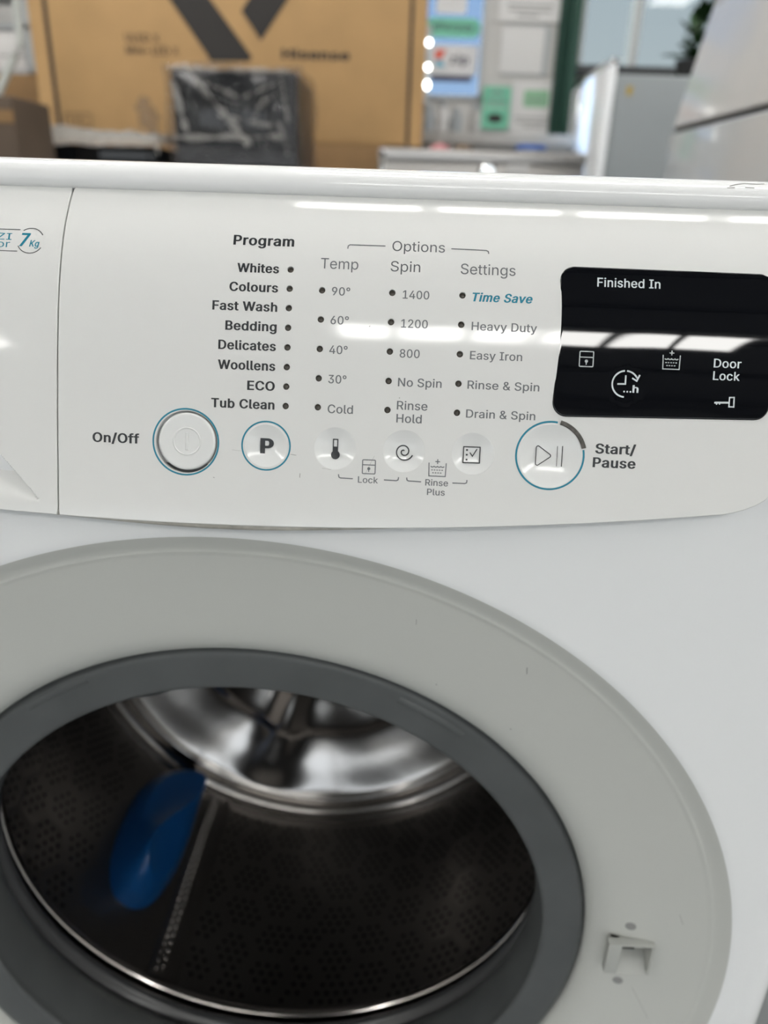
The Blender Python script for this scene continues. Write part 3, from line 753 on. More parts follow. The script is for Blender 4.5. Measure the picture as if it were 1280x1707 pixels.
for sg in (-1, 1):
    grid([[(sg * side_xy(a)[0], side_xy(a)[1] + yb(z), z) for a in range(0, 91, 9)] for z in zs_low + zs_up])
grid([[(x, yb(z), z) for x in np.linspace(-XS, XS, 30)] for z in zs_up])
bmesh.ops.recalc_face_normals(bm, faces=bm.faces[:])
me = bpy.data.meshes.new('front_panel')
for v in bm.verts: v.co = Vector(W(*v.co))
bm.to_mesh(me); bm.free()
me.materials.append(M['enamel']); me.materials.append(M['ring'])
for p in me.polygons:
    c = p.center * 1000
    if math.hypot(c.x, c.z - ZOFF) < 261.5: p.material_index = 1
me.polygons.foreach_set('use_smooth', [True] * len(me.polygons))
# keep the sheet facing outwards
front_panel = link('front_panel', me, wm)

for sg in (-1, 1):
    MB().add([(sg * 298, 24, -438), (sg * 298, 590, -438), (sg * 298, 590, 385), (sg * 298, 70, 385), (sg * 298, 24, 300),
              (sg * 297, 24, -438), (sg * 297, 590, -438), (sg * 297, 590, 385), (sg * 297, 70, 385), (sg * 297, 24, 300)],
             [(0, 1, 2, 3, 4), (9, 8, 7, 6, 5)] + [(i, 5 + i, 5 + (i + 1) % 5, (i + 1) % 5) for i in range(5)]).build('side_panel', M['enamel'], wm)
MB().box(-297, 297, 588, 590, -438, 385).build('back_panel', M['enamel'], wm)
MB().box(-297, 297, 20, 590, -440, -436).build('base_panel', M['enamel'], wm)
for sx_, sy_ in ((-1, 60), (1, 60), (-1, 550), (1, 550)):
    MB().lathe([(0, 0), (22, 0), (22, 5), (12, 8), (10, 12), (0, 12)], (sx_ * 260, sy_, -447)).build('foot', M['dark_rubber'], wm, smooth=True, sharp=40)

# worktop with a rolled front lip
lp = smooth_prof([(47, 392.2), (44.0, 392.6), (42.2, 393.6), (41.2, 395.4), (41.2, 397.6), (42.4, 400.2), (44.8, 402.3), (48.5, 403.4), (54, 403.7)], 4) + [(120, 403.8), (560, 403.8), (590, 403.2), (597, 400), (598, 394), (598, 386), (47, 386)]
n = len(lp)
xs = [-298, -297.5, -296] + list(np.linspace(-290, 290, 30)) + [296, 297.5, 298]
vs = [(x, y, z) for x in xs for y, z in lp]
fs = [(i * n + k, i * n + (k + 1) % n, (i + 1) * n + (k + 1) % n, (i + 1) * n + k) for i in range(len(xs) - 1) for k in range(n)]
fs += [tuple(range(n)), tuple(range((len(xs) - 1) * n, len(xs) * n))[::-1]]
wt = MB().add(vs, fs).build('worktop', M['worktop'], wm, smooth=True, sharp=50)
def FW(x, t, off=0.0):  # a point on the lip: t is the height, 394..403.6
    y = float(np.interp(t, [p[1] for p in lp[:33]], [p[0] for p in lp[:33]]))
    return (x, y - 0.12 - off, t + off * .3)
pc = Print(FW, 0.03)
pc.stroke([(197.0, 401.3), (199.5, 402.0), (203, 402.5), (208, 402.4), (211, 402.6)], 0.28)
pc.stroke([(196, 400.7), (199, 400.9)], 0.25).stroke([(203, 401.1), (206.5, 401.0)], 0.22)
pc.build('chip', M['scratch'], wt, 'dark scratch on the worktop lip')

# --- fascia (right) and drawer front (left) on one curved surface
def sb(x): return -1.75 + 3.13e-4 * x * x
SEAM = -61.3
right_corner = [(200, sb(200) - .1), (204, 11.6), (208, 12.9), (212, 14.6), (215.5, 16.9), (218.6, 20.2), (220.8, 24.5), (222.4, 30), (223.6, 38), (224.4, 50), (225, 80), (225, 100), (225, S_TOP - 1.5), (223.6, S_TOP - .2)]
bot = [(x, sb(x)) for x in np.linspace(SEAM + .7, 196, 60)]
top = [(x, S_TOP) for x in np.linspace(220, SEAM + .7, 50)]
edge = [(SEAM + .7, s) for s in np.linspace(S_TOP - 2, sb(SEAM) + 2, 45)]
fascia_outline = bot + right_corner + top + edge
def wave(x, s):   # the moulding is not perfectly flat
    return 0.035 * math.sin(x / 17.0 + 0.5) * math.sin(s / 31.0) + 0.02 * math.sin(x / 7.3) * math.sin(s / 19 + 1)
LEDS = [(28.5, s) for s in (98.1, 90.58, 83.08, 75.55, 68.02, 60.5, 53.0, 45.5)]
for x in (41.05, 68.15, 95.1):
    LEDS += [(x, s) for s in (90.42, 79.18, 67.93, 56.68, 45.55)]
BTN = {'program_button': (21.25, 29.8, 8.5, 1.7), 'temperature_button': (48.35, 29.85, 8.25, 1.7), 'spin_button': (75.24, 29.9, 8.25, 1.7),
       'settings_button': (102.1, 30.0, 8.25, 1.7), 'start_button': (131.8, 30.5, 12.3, 2.1)}
POWER = (-10.1, 30.1, 12.35)
holes = [circle(x, s, 1.45, 20) for x, s in LEDS] + [circle(x, s, r, 72) for x, s, r, _ in BTN.values()] + [circle(*POWER, 72)]
dots = []
fascia = skin('fascia', FP, fascia_outline, holes, 3.2, M['fascia'], wm, disp=wave, rim=0.5, depth=9, hole_rim=0.22, hole_depth=2.2)

# recessed lower edge of the fascia, aged
lipv, n_ = [], 90
for i in range(n_ + 1):
    x = -224 + i * (420 / n_)
    z0 = 272.3 + 3.0e-4 * x * x
    th = (0.7 + 3.0 * math.exp(-((x - 8) / 62) ** 2))
    th -= 1.5 * max(0.0, 1 - max(0.0, 200 - x) / 70)
    yl = float(PY(z0))
    lipv += [(x, yl + .9, z0 + 1.5), (x, yl + 1.2, z0 - th * 0.5), (x, yl + 1.9, z0 - th * 0.85), (x, yl + 3.6, z0 - th), (x, 2, z0 - th - .4)]
mesh('fascia_lip', lipv, [(i * 5 + k, i * 5 + k + 1, i * 5 + k + 6, i * 5 + k + 5) for i in range(n_) for k in range(4)], M['lip'], wm)

# drawer front with a scooped grip
def scoop(x, s):
    # grip: sharp upper edge falling towards the tip at (-69.4, 4.7), shallow lower side
    if x > -68.5: return wave(x, s)
    up = 4.9 + (-69.4 - x) * 1.12 - 0.0006 * (-69.4 - x) ** 2
    up = min(up, 46 + (-100 - x) * 0.05) if x < -100 else up
    lo = 4.4
    if s <= lo or s >= up + .6: return wave(x, s)
    h = up - lo
    t = (s - lo) / max(h, .5)
    d = min(11.0, h * 0.42)
    t2 = min(1.0, t)
    k = t2 * t2 * (3 - 2 * t2)
    if s > up: k *= max(0, 1 - (s - up) / .6)
    return d * k + wave(x, s)
dl = [(SEAM - .7, s) for s in np.linspace(sb(SEAM) + 2, S_TOP - 2, 45)]
dt = [(x, S_TOP) for x in np.linspace(SEAM - .7, -220, 40)]
dc = [(-x, s) for x, s in right_corner[::-1]]
db = [(x, sb(x)) for x in np.linspace(-196, SEAM - .7, 45)]
extra = []
for i in range(70):
    x = -69.6 - i * 0.6
    up = 4.9 + (-69.4 - x) * 1.12 - 0.0006 * (-69.4 - x) ** 2
    for d in (-2.4, -1.2, -.5, 0.05, 0.62, 1.2): extra.append((x, up + d))
drawer = skin('detergent_drawer', FP, dl + dt + dc + db, [], 2.0, M['fascia'], wm, disp=scoop, rim=0.4, depth=9, extra=extra)

def FN(x, s, off=0.0): return FP(x, s, off - wave(x, s))

# --- indicator lights
lp_ = [(0, 0.35), (0.5, 0.3), (0.95, 0.1), (1.25, -0.25), (1.42, -0.7)]
vs, fs = [], []
for r, h in lp_[1:]:
    for k in range(16): vs.append((r * math.cos(2 * PI * k / 16), r * math.sin(2 * PI * k / 16), h))
for i in range(len(lp_) - 2):
    for k in range(16): fs.append((i * 16 + k, i * 16 + (k + 1) % 16, (i + 1) * 16 + (k + 1) % 16, (i + 1) * 16 + k)[::-1])
vs.append((0, 0, .35)); fs += [(len(vs) - 1, k, (k + 1) % 16) for k in range(16)]
led_me = bpy.data.meshes.new('indicator_light')
led_me.from_pydata([(a / 1000, b / 1000, c / 1000) for a, b, c in vs], [], fs)
led_me.materials.append(M['lens']); led_me.polygons.foreach_set('use_smooth', [True] * len(fs))
def frame(x, s, off=0.0):
    """matrix of a spot on the fascia: local x right, y up the slope, z outwards"""
    p = Vector(W(*FP(x, s, off)))
    t = (Vector(W(*FP(x, s + .2))) - Vector(W(*FP(x, s - .2)))).normalized()
    ex = Vector((1, 0, 0)); nz = ex.cross(t).normalized()
    return p, Matrix((ex, t, nz)).transposed()
for x, s in LEDS:
    p, R = frame(x, s, -0.85)
    o = link('indicator_light', led_me, wm, at=p)
    o.rotation_euler = R.to_euler()

# --- buttons
def local_disc(x0, s0, prof, n=72, fn=None):
    """prof: (r, height); returns verts in mm on the fascia"""
    vs, fs = [], []
    for r, h in prof:
        for k in range(n):
            t = 2 * PI * k / n
            vs.append(FP(x0 + r * math.cos(t), s0 + r * math.sin(t), h))
    for i in range(len(prof) - 1):
        for k in range(n):
            j = (k + 1) % n
            fs.append((i * n + k, i * n + j, (i + 1) * n + j, (i + 1) * n + k))
    fs.append(tuple(range(n))[::-1])
    return vs, fs
def dish_h(r, R, d): return -d * (1 - (r / R) ** 2) ** 1.15
btn = {}
DISH = {}
for nm, (x, s, r, d) in BTN.items():
    pr = [(r * t, dish_h(r * t, r, d)) for t in (0.06, .15, .25, .35, .45, .55, .65, .73, .8, .86, .91, .95, .98)] + [(r + .05, -0.02), (r + .1, -1.5)]
    b = MB().add(*local_disc(x, s, pr))
    btn[nm] = mesh(nm, b.v, b.f, M['button'], wm)
    DISH[nm] = (lambda X, S, o=0.0, x=x, s=s, r=r, d=d: FP(X, S, o + dish_h(min(math.hypot(X - x, S - s), r * .999), r, d)))
px_, ps_, pr_ = POWER
bx, bs = -9.8, 30.3
b = MB().add(*local_disc(bx, bs, smooth_prof([(0.5, 0.25), (4, 0.3), (8, 0.55), (9.8, 0.7), (10.6, 0.62), (11.05, 0.25), (11.2, -0.4)], 4) + [(11.25, -3.5)]))
power = mesh('power_button', b.v, b.f, M['button'], wm)
b = MB().add(*local_disc(px_, ps_, [(13, -3.4), (11.0, -3.4)][::-1]))
mesh('power_button_well', b.v, [f for f in b.f if len(f) == 4], M['grey_ink'], power)
eb = MB().add(*local_disc(bx, bs, smooth_prof([(4.85, 0.2), (5.0, .5), (5.25, .66), (5.5, .5), (5.65, .22)], 3)))
mesh('embossed_ring', eb.v, [f for f in eb.f if len(f) == 4], M['button'], power)
bar = MB()
bar.add(*[([FP(bx + .05 + a, bs + c, h) for h, w_, l_ in ((0.2, .62, 3.5), (0.6, .42, 3.3)) for a, c in ((-w_, -l_), (w_, -l_), (w_, l_), (-w_, l_))]), [(4, 5, 6, 7), (0, 1, 5, 4), (1, 2, 6, 5), (2, 3, 7, 6), (3, 0, 4, 7)]])
bar.build('embossed_bar', M['button'], power)

Print(FN).ring(px_ + -.25, ps_ - .05, 12.55, 13.2).build('ring_print', M['teal'], power, 'teal ring')
Print(FN).ring(21.25, 29.8, 9.12, 9.74).build('ring_print', M['teal'], btn['program_button'], 'teal ring')
Print(FN).ring(131.8, 30.5, 12.68, 13.42, 80, 372, 90).build('ring_print', M['teal'], btn['start_button'], 'teal ring')
# smoked bar light on the start ring
bv_, bf_ = [], []
sec = [(12.45, 0.0), (12.5, .35), (12.75, .6), (13.9, .6), (14.15, .35), (14.2, 0.0)]
for i in range(25):
    t = math.radians(75.5 - i * 61 / 24)
    for r, h in sec: bv_.append(FP(131.8 + r * math.cos(t), 30.5 + r * math.sin(t), h))
for i in range(24):
    for k in range(5): bf_.append((i * 6 + k, i * 6 + k + 1, i * 6 + k + 7, i * 6 + k + 6))
bf_ += [tuple(range(6)), tuple(range(144, 150))[::-1]]
bl = MB().add(bv_, bf_).build('bar_light', M['lens_bar'], wm, smooth=True, sharp=40)

# symbols on the buttons
text_on(DISH['program_button'], 'P', 18.75, 24.1, 26.75, 6.0, M['ink'], btn['program_button'], bold=0.045, off=.2)
F_ = DISH['temperature_button']
pt = Print(F_, .2)
pt.stroke([(47.5, 28.6), (47.5, 33.4), (49.2, 33.4), (49.2, 28.6)], .45).disc(48.42, 27.35, 1.75)
pt.poly([(47.35, 28.3), (49.4, 28.3), (49.4, 30.6), (47.35, 30.6)])
pt.build('symbol', M['ink'], btn['temperature_button'])
F_ = DISH['spin_button']
sp = []
for i in range(60):
    t = i / 59
    a = math.radians(60 + 640 * t); r = 0.35 + 3.3 * t ** 1.0
    sp.append((75.2 + r * math.cos(a) * (-1), 29.5 + r * math.sin(a) + .2))
sp = [(2 * 75.2 - a, b) for a, b in sp]
Print(F_, .2).stroke(sp, .5).build('symbol', M['ink'], btn['spin_button'])
F_ = DISH['settings_button']
pt = Print(F_, .2)
pt.stroke([(98.45, 26.45), (98.45, 32.6), (104.85, 32.6), (104.85, 26.45)], .42, True)
pt.stroke([(101.0, 30.4), (102.05, 29.0), (103.7, 31.9)], .4)
for q in (31.35, 29.5, 27.6): pt.poly([(99.45, q - .35), (100.15, q - .35), (100.15, q + .35), (99.45, q + .35)])
pt.build('symbol', M['ink'], btn['settings_button'])
F_ = DISH['start_button']
pt = Print(F_, .2)
pt.stroke(round_poly([(126.65, 25.9), (133.0, 30.4), (126.65, 34.7)], .7, 5), .36, True)
pt.stroke([(134.85, 34.3), (134.95, 26.4)], .2).stroke([(136.8, 34.4), (136.8, 26.4)], .3)
pt.build('symbol', M['ink'], btn['start_button'])

# --- printed words
B1 = 0.03
for t, xl, xr, s, c in (('Program', 5.6, 29.3, 107.35, 4.2), ('Whites', 7.8, 24.1, 96.35, 3.6), ('Colours', 5.2, 24.1, 88.85, 3.6), ('Fast Wash', -1.1, 24.1, 81.4, 3.6),
                        ('Bedding', 4.2, 24.15, 73.85, 3.6), ('Delicates', 1.7, 24.1, 66.4, 3.6), ('Woollens', 1.7, 24.1, 58.8, 3.6), ('ECO', 13.35, 24.1, 51.15, 3.6), ('Tub Clean', -.6, 24.2, 43.95, 3.6),
                        ('On/Off', -47.3, -28.7, 28.6, 3.8), ('Start/', 149.1, 164.7, 32.1, 3.85), ('Pause', 148.5, 165, 26.75, 3.85)):
    text_on(FN, t, xl, xr, s, c, M['ink'], fascia, bold=B1)
for t, xl, xr, s, c in (('Options', 67.4, 87.7, 107.1, 4.15), ('Temp', 40.1, 54.6, 98.95, 4.2), ('Spin', 67.1, 78.5, 98.8, 4.1), ('Settings', 94.05, 115.05, 98.7, 4.15)):
    text_on(FN, t, xl, xr, s, c, M['grey_ink'], fascia, bold=0.0)
for t, xl, xr, s, c in (('90°', 44.9, 51.95, 88.6, 3.2), ('60°', 44.85, 51.9, 77.5, 3.2), ('40°', 44.8, 51.85, 66.2, 3.2), ('30°', 44.8, 51.85, 54.95, 3.2), ('Cold', 44.95, 54.8, 43.5, 3.3),
                        ('1400', 72.2, 82.4, 88.3, 3.2), ('1200', 72.05, 82.3, 77.2, 3.2), ('800', 72, 79.7, 65.8, 3.2), ('No Spin', 71.8, 88.65, 54.8, 3.25), ('Rinse', 71.75, 83.6, 45.9, 3.3), ('Hold', 71.75, 81.6, 40.9, 3.3),
                        ('Heavy Duty', 99.1, 124.1, 77.2, 3.2), ('Easy Iron', 99, 119, 66.15, 3.15), ('Rinse & Spin', 98.6, 126.2, 54.9, 3.15), ('Drain & Spin', 98.6, 125.3, 43.85, 3.15),
                        ('Lock', 57.7, 65.6, 16.9, 2.5), ('Rinse', 84.1, 93, 16.9, 2.5), ('Plus', 84.95, 91.9, 13.2, 2.5)):
    text_on(FN, t, xl, xr, s, c, M['grey_ink'], fascia, bold=0.011)
text_on(FN, 'Time Save', 98.9, 121.9, 88.2, 3.4, M['teal'], fascia, bold=B1, shear=0.22)
for pts in ([(50.15, 107.3), (50.3, 108.5), (51.0, 109.0), (64.7, 109.0)], [(90.15, 108.8), (103.6, 108.6), (104.4, 108.2), (104.6, 107.2)],
            [(50.0, 19.9), (50.2, 18.8), (50.8, 18.45), (55.7, 18.35)], [(67.9, 18.4), (72.7, 18.3), (73.4, 18.6), (73.6, 19.7)],
            [(76.75, 19.7), (76.9, 18.7), (77.5, 18.4), (82.45, 18.25)], [(94.65, 18.3), (99.5, 18.3), (100.2, 18.6), (100.3, 19.7)]):
    Print(FN).stroke(pts, .42).build('bracket_print', M['grey_ink'], fascia)
def lock_icon(F, x0, x1, s0, s1, sm, m, parent, w):
    p = Print(F)
    p.stroke(round_poly([(x0, s0), (x1, s0), (x1, s1), (x0, s1)], .35, 3), w, True).stroke([(x0, sm), (x1, sm)], w)
    cx = (x0 + x1) / 2; cs = s0 + (sm - s0) * .58
    p.disc(cx, cs, (x1 - x0) * .12).stroke([(cx, cs), (cx, s0 + (sm - s0) * .2)], w * .9)
    p.build('symbol', m, parent)
def tub_icon(F, x0, x1, s0, s1, plus, m, parent, w):
    p = Print(F)
    k = (x1 - x0) / 6.8
    p.stroke([(x0, s1), (x0 + .15 * k, s0), (x1 - .15 * k, s0), (x1, s1)], w)
    mid = s0 + (s1 - s0) * .70
    wv = [(x0 + .7 * k + i * (x1 - x0 - 1.4 * k) / 24, mid + .32 * k * abs(math.sin(i / 24 * PI * 4)) * -1 + .2) for i in range(25)]
    p.stroke(wv, w)
    for q, sft in ((.46, 0), (.25, .45)):
        s_ = s0 + (s1 - s0) * q
        a = x0 + (1.0 + sft) * k
        while a < x1 - (1.3 + sft * .6) * k:
            p.stroke([(a, s_), (a + .62 * k, s_)], w * .95); a += 1.0 * k
    cx = (x0 + x1) / 2
    p.stroke([(cx - .95 * k, plus), (cx + .95 * k, plus)], w).stroke([(cx, plus - .95 * k), (cx, plus + .95 * k)], w)
    p.build('symbol', m, parent)
lock_icon(FN, 59.3, 64.3, 20.55, 25.95, 24.0, M['grey_ink'], fascia, .38)
tub_icon(FN, 85.2, 91.9, 20.7, 25.9, 26.4, M['grey_ink'], fascia, .38)
# small scuffs and grime marks on the fascia
for pts, w in (([(34.8, 17.9), (34.9, 19.6)], .22), ([(30.9, 26.9), (33.2, 26.6)], .16), ([(59.8, 77.0), (60.2, 77.4)], .3), ([(72.5, 50.2), (72.7, 50.5)], .3), ([(60.2, 19.9), (63.8, 27.6)], .07), ([(43.5, 22.0), (47, 21.6)], .08), ([(8, 27.7), (11.5, 27.4)], .07), ([(0.6, 16.6), (1.2, 16.5)], .2)):
    Print(FN).stroke(pts, w).build('scuff', M['scratch'], fascia)

# --- badge on the drawer front
def bd(t, xl, xr, s, c, m, bold, shear=0.0): text_on(lambda a, b_, o=0.0: FP(a, b_, o - wave(a, b_)), t, xl, xr, s, c, m, drawer, bold=bold, shear=shear)
bd('EZI', -91.0, -81.4, 106.1, 2.8, M['teal'], 0.004)
bd('sensor', -99.5, -81.8, 103.0, 2.9, M['teal'], 0.0)
bd('7', -78.2, -74.0, 103.6, 5.6, M['teal'], 0.03, .2)
bd('Kg', -74.2, -70.2, 103.6, 2.7, M['teal'], 0.022, .2)
pb = Print(FN)
pb.stroke([(-100, 110.5), (-78.4, 110.55)], .3).stroke([(-100, 101.6), (-78.6, 101.55)], .3)
pb.stroke(arc_pts(-73.9, 106.1, 5.2, 128, 28, 24), .32).stroke(arc_pts(-73.9, 106.1, 5.2, 207, 328, 24), .32)
pb.build('badge_outline', M['ink'], drawer)

# --- display window
disp_pts = round_poly([(132.1, 46.2), (213.3, 47.9), (212.5, 102.3), (132.9, 102.7)], 4.8, 8)
def ddisp(x, s):
    r = math.hypot(x - 158.9, s - 58.2)
    d = 0.22 * max(0.0, 1 - (r / 7.4) ** 2) ** 1.3
    return -0.45 + d + 0.05 * math.sin((x - 132) / 9.5) * math.sin((s - 46) / 24) + 0.015 * math.sin(x / 4.1)
display = skin('display', FP, disp_pts, [], 1.6, M['glass_black'], wm, disp=ddisp, rim=0.7, depth=1.2)
rimp = Print(lambda x, s, o=0.0: FP(x, s, o - wave(x, s)), .05)
oc = np.mean(disp_pts, 0)
FD = lambda x, s, o=0.0: FP(x, s, o - ddisp(x, s))
text_on(FD, 'Finished In', 146.2, 170.1, 95.5, 3.5, M['white_ink'], display, bold=.016)
text_on(FD, 'Door', 191.6, 202.0, 66.5, 3.3, M['white_ink'], display, bold=.016)
text_on(FD, 'Lock', 191.65, 201.8, 61.8, 3.3, M['white_ink'], display, bold=.016)
lock_icon(FD, 140.8, 146.0, 65.0, 70.7, 68.5, M['dim_ink'], display, .42)
tub_icon(FD, 172.3, 178.8, 65.2, 70.5, 71.3, M['dim_ink'], display, .42)
pk = Print(FD)
pk.stroke([(192.9, 53.25), (198.3, 53.45)], .7).stroke([(193.8, 53.2), (193.8, 52.5)], .5).stroke([(194.9, 53.2), (194.9, 52.6)], .5)
pk.stroke([(198.5, 51.9), (200.35, 51.9), (200.25, 55.5), (198.5, 55.4)], .5, True)
pk.build('symbol', M['white_ink'], display)
pk = Print(FD, .07)
pk.stroke(arc_pts(158.7, 59.0, 4.95, 268, 95, 30), .62).stroke(arc_pts(158.7, 59.0, 4.95, 86, 28, 14), .62)
pk.stroke([(161.2, 61.3), (163.0, 60.3), (164.0, 62.6)], .6)
pk.stroke([(158.75, 62.3), (158.75, 59.0), (155.7, 58.9)], .6)
for q in (158.5, 159.7, 160.9): pk.disc(q, 56.1, .34)
pk.build('symbol', M['white_ink'], display)
text_on(FD, 'h', 161.6, 163.9, 55.8, 2.9, M['white_ink'], display, bold=.03, off=.07)

# --- rubber door seal
gp = smooth_prof([(197, 36), (193, 31), (190.2, 27.5), (189.0, 25.0), (187.6, 23.9), (184, 23.6), (178, 23.9), (172, 24.3), (169, 24.6), (167.4, 25.2), (166.5, 26.6), (166.6, 28.6)], 3)
gp += smooth_prof([(166.4, 31), (165.9, 38), (165.9, 46), (167.0, 54), (169.5, 60), (173.3, 64), (177.5, 66.5)], 3)
vs, fs = lathe_y(gp, 192)
seal = mesh('door_seal', vs, fs, M['rubber'], wm)
gp = smooth_prof([(176.0, 65.8), (178.2, 67.6), (178.6, 69.8), (177.2, 72), (175.4, 74), (174.9, 76.2), (175.6, 78.4), (178, 80.4), (183, 82), (192, 84)], 3)
vs, fs = lathe_y(gp, 192)
mesh('inner_fold', vs, fs, M['dark_rubber'], seal, label='dark inner fold of the door seal')
# raised marks moulded on the seal face
for a0, a1, r in ((114.5, 126.2, 185.5), (52.8, 64.8, 183.0)):
    mv, mf = [], []
    for i in range(13):
        t = math.radians(a0 + (a1 - a0) * i / 12)
        e = 1.0 if 0 < i < 12 else .35
        for rr, y in ((r - 2.2, 23.8), (r - 1.5, 22.9 + .6 * (1 - e)), (r + 1.5, 22.9 + .6 * (1 - e)), (r + 2.2, 23.8)):
            mv.append((rr * math.cos(t), y, rr * math.sin(t)))
    for i in range(12):
        for k in range(3): mf.append((i * 4 + k, i * 4 + k + 1, i * 4 + k + 5, i * 4 + k + 4))
    MB().add(mv, mf).build('moulded_mark', M['rubber'], seal, smooth=True)
# little drain tab under the upper lip
tv = []
for i in range(11):
    t = math.radians(100 + i * 1.3)
    d = 3.2 * math.sin(PI * i / 10)
    tv += [(166.6 * math.cos(t), 27.5, 166.6 * math.sin(t)), ((166.6 - d) * math.cos(t), 29.5, (166.6 - d) * math.sin(t)), (167.4 * math.cos(t), 33, 167.4 * math.sin(t))]
MB().add(tv, [(i * 3 + k, i * 3 + k + 1, i * 3 + k + 4, i * 3 + k + 3) for i in range(10) for k in range(2)]).build('drain_tab', M['rubber'], seal, smooth=True)

# --- drum
RD, Y0, Y1 = 235.0, 118.0, 330.0
fp = smooth_prof([(236, 126), (234, 118), (228, 110), (214, 104), (198, 99.5), (188, 96.5), (183.4, 94.2), (181.0, 92)], 3)
fp += [(180.6, 91)]
vs, fs = lathe_y(fp, 160)
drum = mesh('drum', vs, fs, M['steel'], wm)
rp = [(180.9 + 1.9 * (1 + math.cos(t)), 89.4 + 1.9 * math.sin(t)) for t in np.linspace(0, 2 * PI, 17)]
vs, fs = lathe_y(rp, 192)
mesh('drum_rim', vs, fs, M['rim'], drum, label='bright rolled rim of the drum')
A_ = 22.0                                   # honeycomb side
def hex_edge(u, v):
    """distance from the borders of a flat-top honeycomb"""
    best = []
    cw, ch = 1.5 * A_, math.sqrt(3) * A_
    c0 = round(u / cw)
    for c in (c0 - 1, c0, c0 + 1):
        o = ch / 2 if c % 2 else 0
        r = round((v - o) / ch)
        for q in (r - 1, r, r + 1): best.append((u - c * cw, v - (q * ch + o)))
    best.sort(key=lambda p: p[0] ** 2 + p[1] ** 2)
    du, dv = best[0]
    return min(ch / 2 - abs(dv), ch / 2 - abs(du * math.sqrt(3) / 2 + dv / 2), ch / 2 - abs(du * math.sqrt(3) / 2 - dv / 2))
nu, nv = 600, 84
wv_, wf_ = [], []
for j in range(nv + 1):
    y = Y0 + (Y1 - Y0) * j / nv
    for i in range(nu):
        t = 2 * PI * i / nu
        e = hex_edge(t * RD, y)
        bulge = 0.45 * math.exp(-(max(e, 0) / 2.6) ** 2) if 130 < y < 322 else 0
        r = RD - bulge
        wv_.append((r * math.sin(t), y, -r * math.cos(t)))
for j in range(nv):
    for i in range(nu):
        k = (i + 1) % nu
        wf_.append((j * nu + i, j * nu + k, (j + 1) * nu + k, (j + 1) * nu + i))
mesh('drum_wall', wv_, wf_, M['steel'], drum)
# perforations: thousands of small holes on the part of the wall the opening shows
hv, hf = [], []
PT = 8.4
for row in range(int((Y1 - 134) / (PT * .866))):
    y = 134 + row * PT * .866
    for i in range(int(-100 / 360 * 2 * PI * RD / PT), int(112 / 360 * 2 * PI * RD / PT)):
        u = i * PT + (PT / 2 if row % 2 else 0)
        ph = math.degrees(u / RD)
        if hex_edge(u % (2 * PI * RD), y) < 3.4 or -33 < ph < -23.5 or (-52 < ph < -30): continue
        r = RD - .35
        n0 = len(hv)
        for k in range(8):
            a = 2 * PI * k / 8
            uu = (u + 1.75 * math.cos(a)) / RD
            hv.append((r * math.sin(uu), y + 1.75 * math.sin(a), -r * math.cos(uu)))
        hf.append(tuple(range(n0, n0 + 8)))
ho = mesh('perforations', hv, hf, M['hole'], drum, smooth=False)
ho['kind'] = 'stuff'
# back wall of the drum with its raised dish
bp = smooth_prof([(234.8, 328), (233, 337), (228, 341.0), (221, 342.0), (216.5, 341.2), (213.4, 337.6), (211.6, 334.6), (209.4, 333.8), (207, 335), (204, 338), (195, 342.5), (180, 349), (165, 355.5), (150, 361), (143, 362.4), (138, 360.5), (134, 354), (130, 350), (124, 350.5), (110, 354), (90, 359), (60, 362), (30, 362), (1, 361)], 4)
_old = ([(234.8, 328), (233, 338), (228, 342.5), (221, 343.5), (216.5, 342.6), (213.2, 339), (211.6, 336), (209.6, 335.4), (207.2, 337), (205, 341), (198, 344), (182, 347), (165, 348), (150, 346.5), (142, 342.5), (136, 338), (131, 336.6), (124, 338), (112, 343), (95, 347), (70, 349), (40, 347), (12, 346), (1, 346)], 4)
def lobes(r, y, t):
    k = max(0.0, 1 - (abs(r - 118) / 92) ** 3)
    d = (math.degrees(t) - 253 + 60) % 120 - 60
    return r, y - k * (8.0 * math.exp(-(d / 7.5) ** 2) + 2.0 * math.cos(math.radians(d * 9)) * math.exp(-(d / 40) ** 2))
vs, fs = lathe_y(bp, 192, lobes)
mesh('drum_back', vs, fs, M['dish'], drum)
# weld seam with beads
sv = MB()
for i in range(61):
    pass
sm = []
for y in np.linspace(128, 330, 40):
    for a, h in ((-30.2, 0.2), (-29.6, 1.6), (-26.6, 1.9), (-24.4, 1.6), (-23.8, .2)):
        r = RD - h - .3
        sm.append((r * math.sin(math.radians(a)), y, -r * math.cos(math.radians(a))))
seam = mesh('drum_seam', sm, [(i * 5 + k, i * 5 + k + 1, i * 5 + k + 6, i * 5 + k + 5) for i in range(39) for k in range(4)], M['steel'], drum)
bead = MB()
ico = bmesh.new(); bmesh.ops.create_icosphere(ico, subdivisions=1, radius=1.0)
iv = [v.co.copy() for v in ico.verts]; jf = [[v.index for v in f.verts] for f in ico.faces]; ico.free()
for col, a in enumerate((-28.9, -27.6)):
    for i in range(27):
        y = 134 + i * 7.3 + col * 3.6
        r = RD - 2.2
        c = Vector((r * math.sin(math.radians(a)), y, -r * math.cos(math.radians(a))))
        bead.add([c + v * 2.0 for v in iv], jf)
bo = bead.build('weld_beads', M['rim'], drum, smooth=True); bo['kind'] = 'stuff'

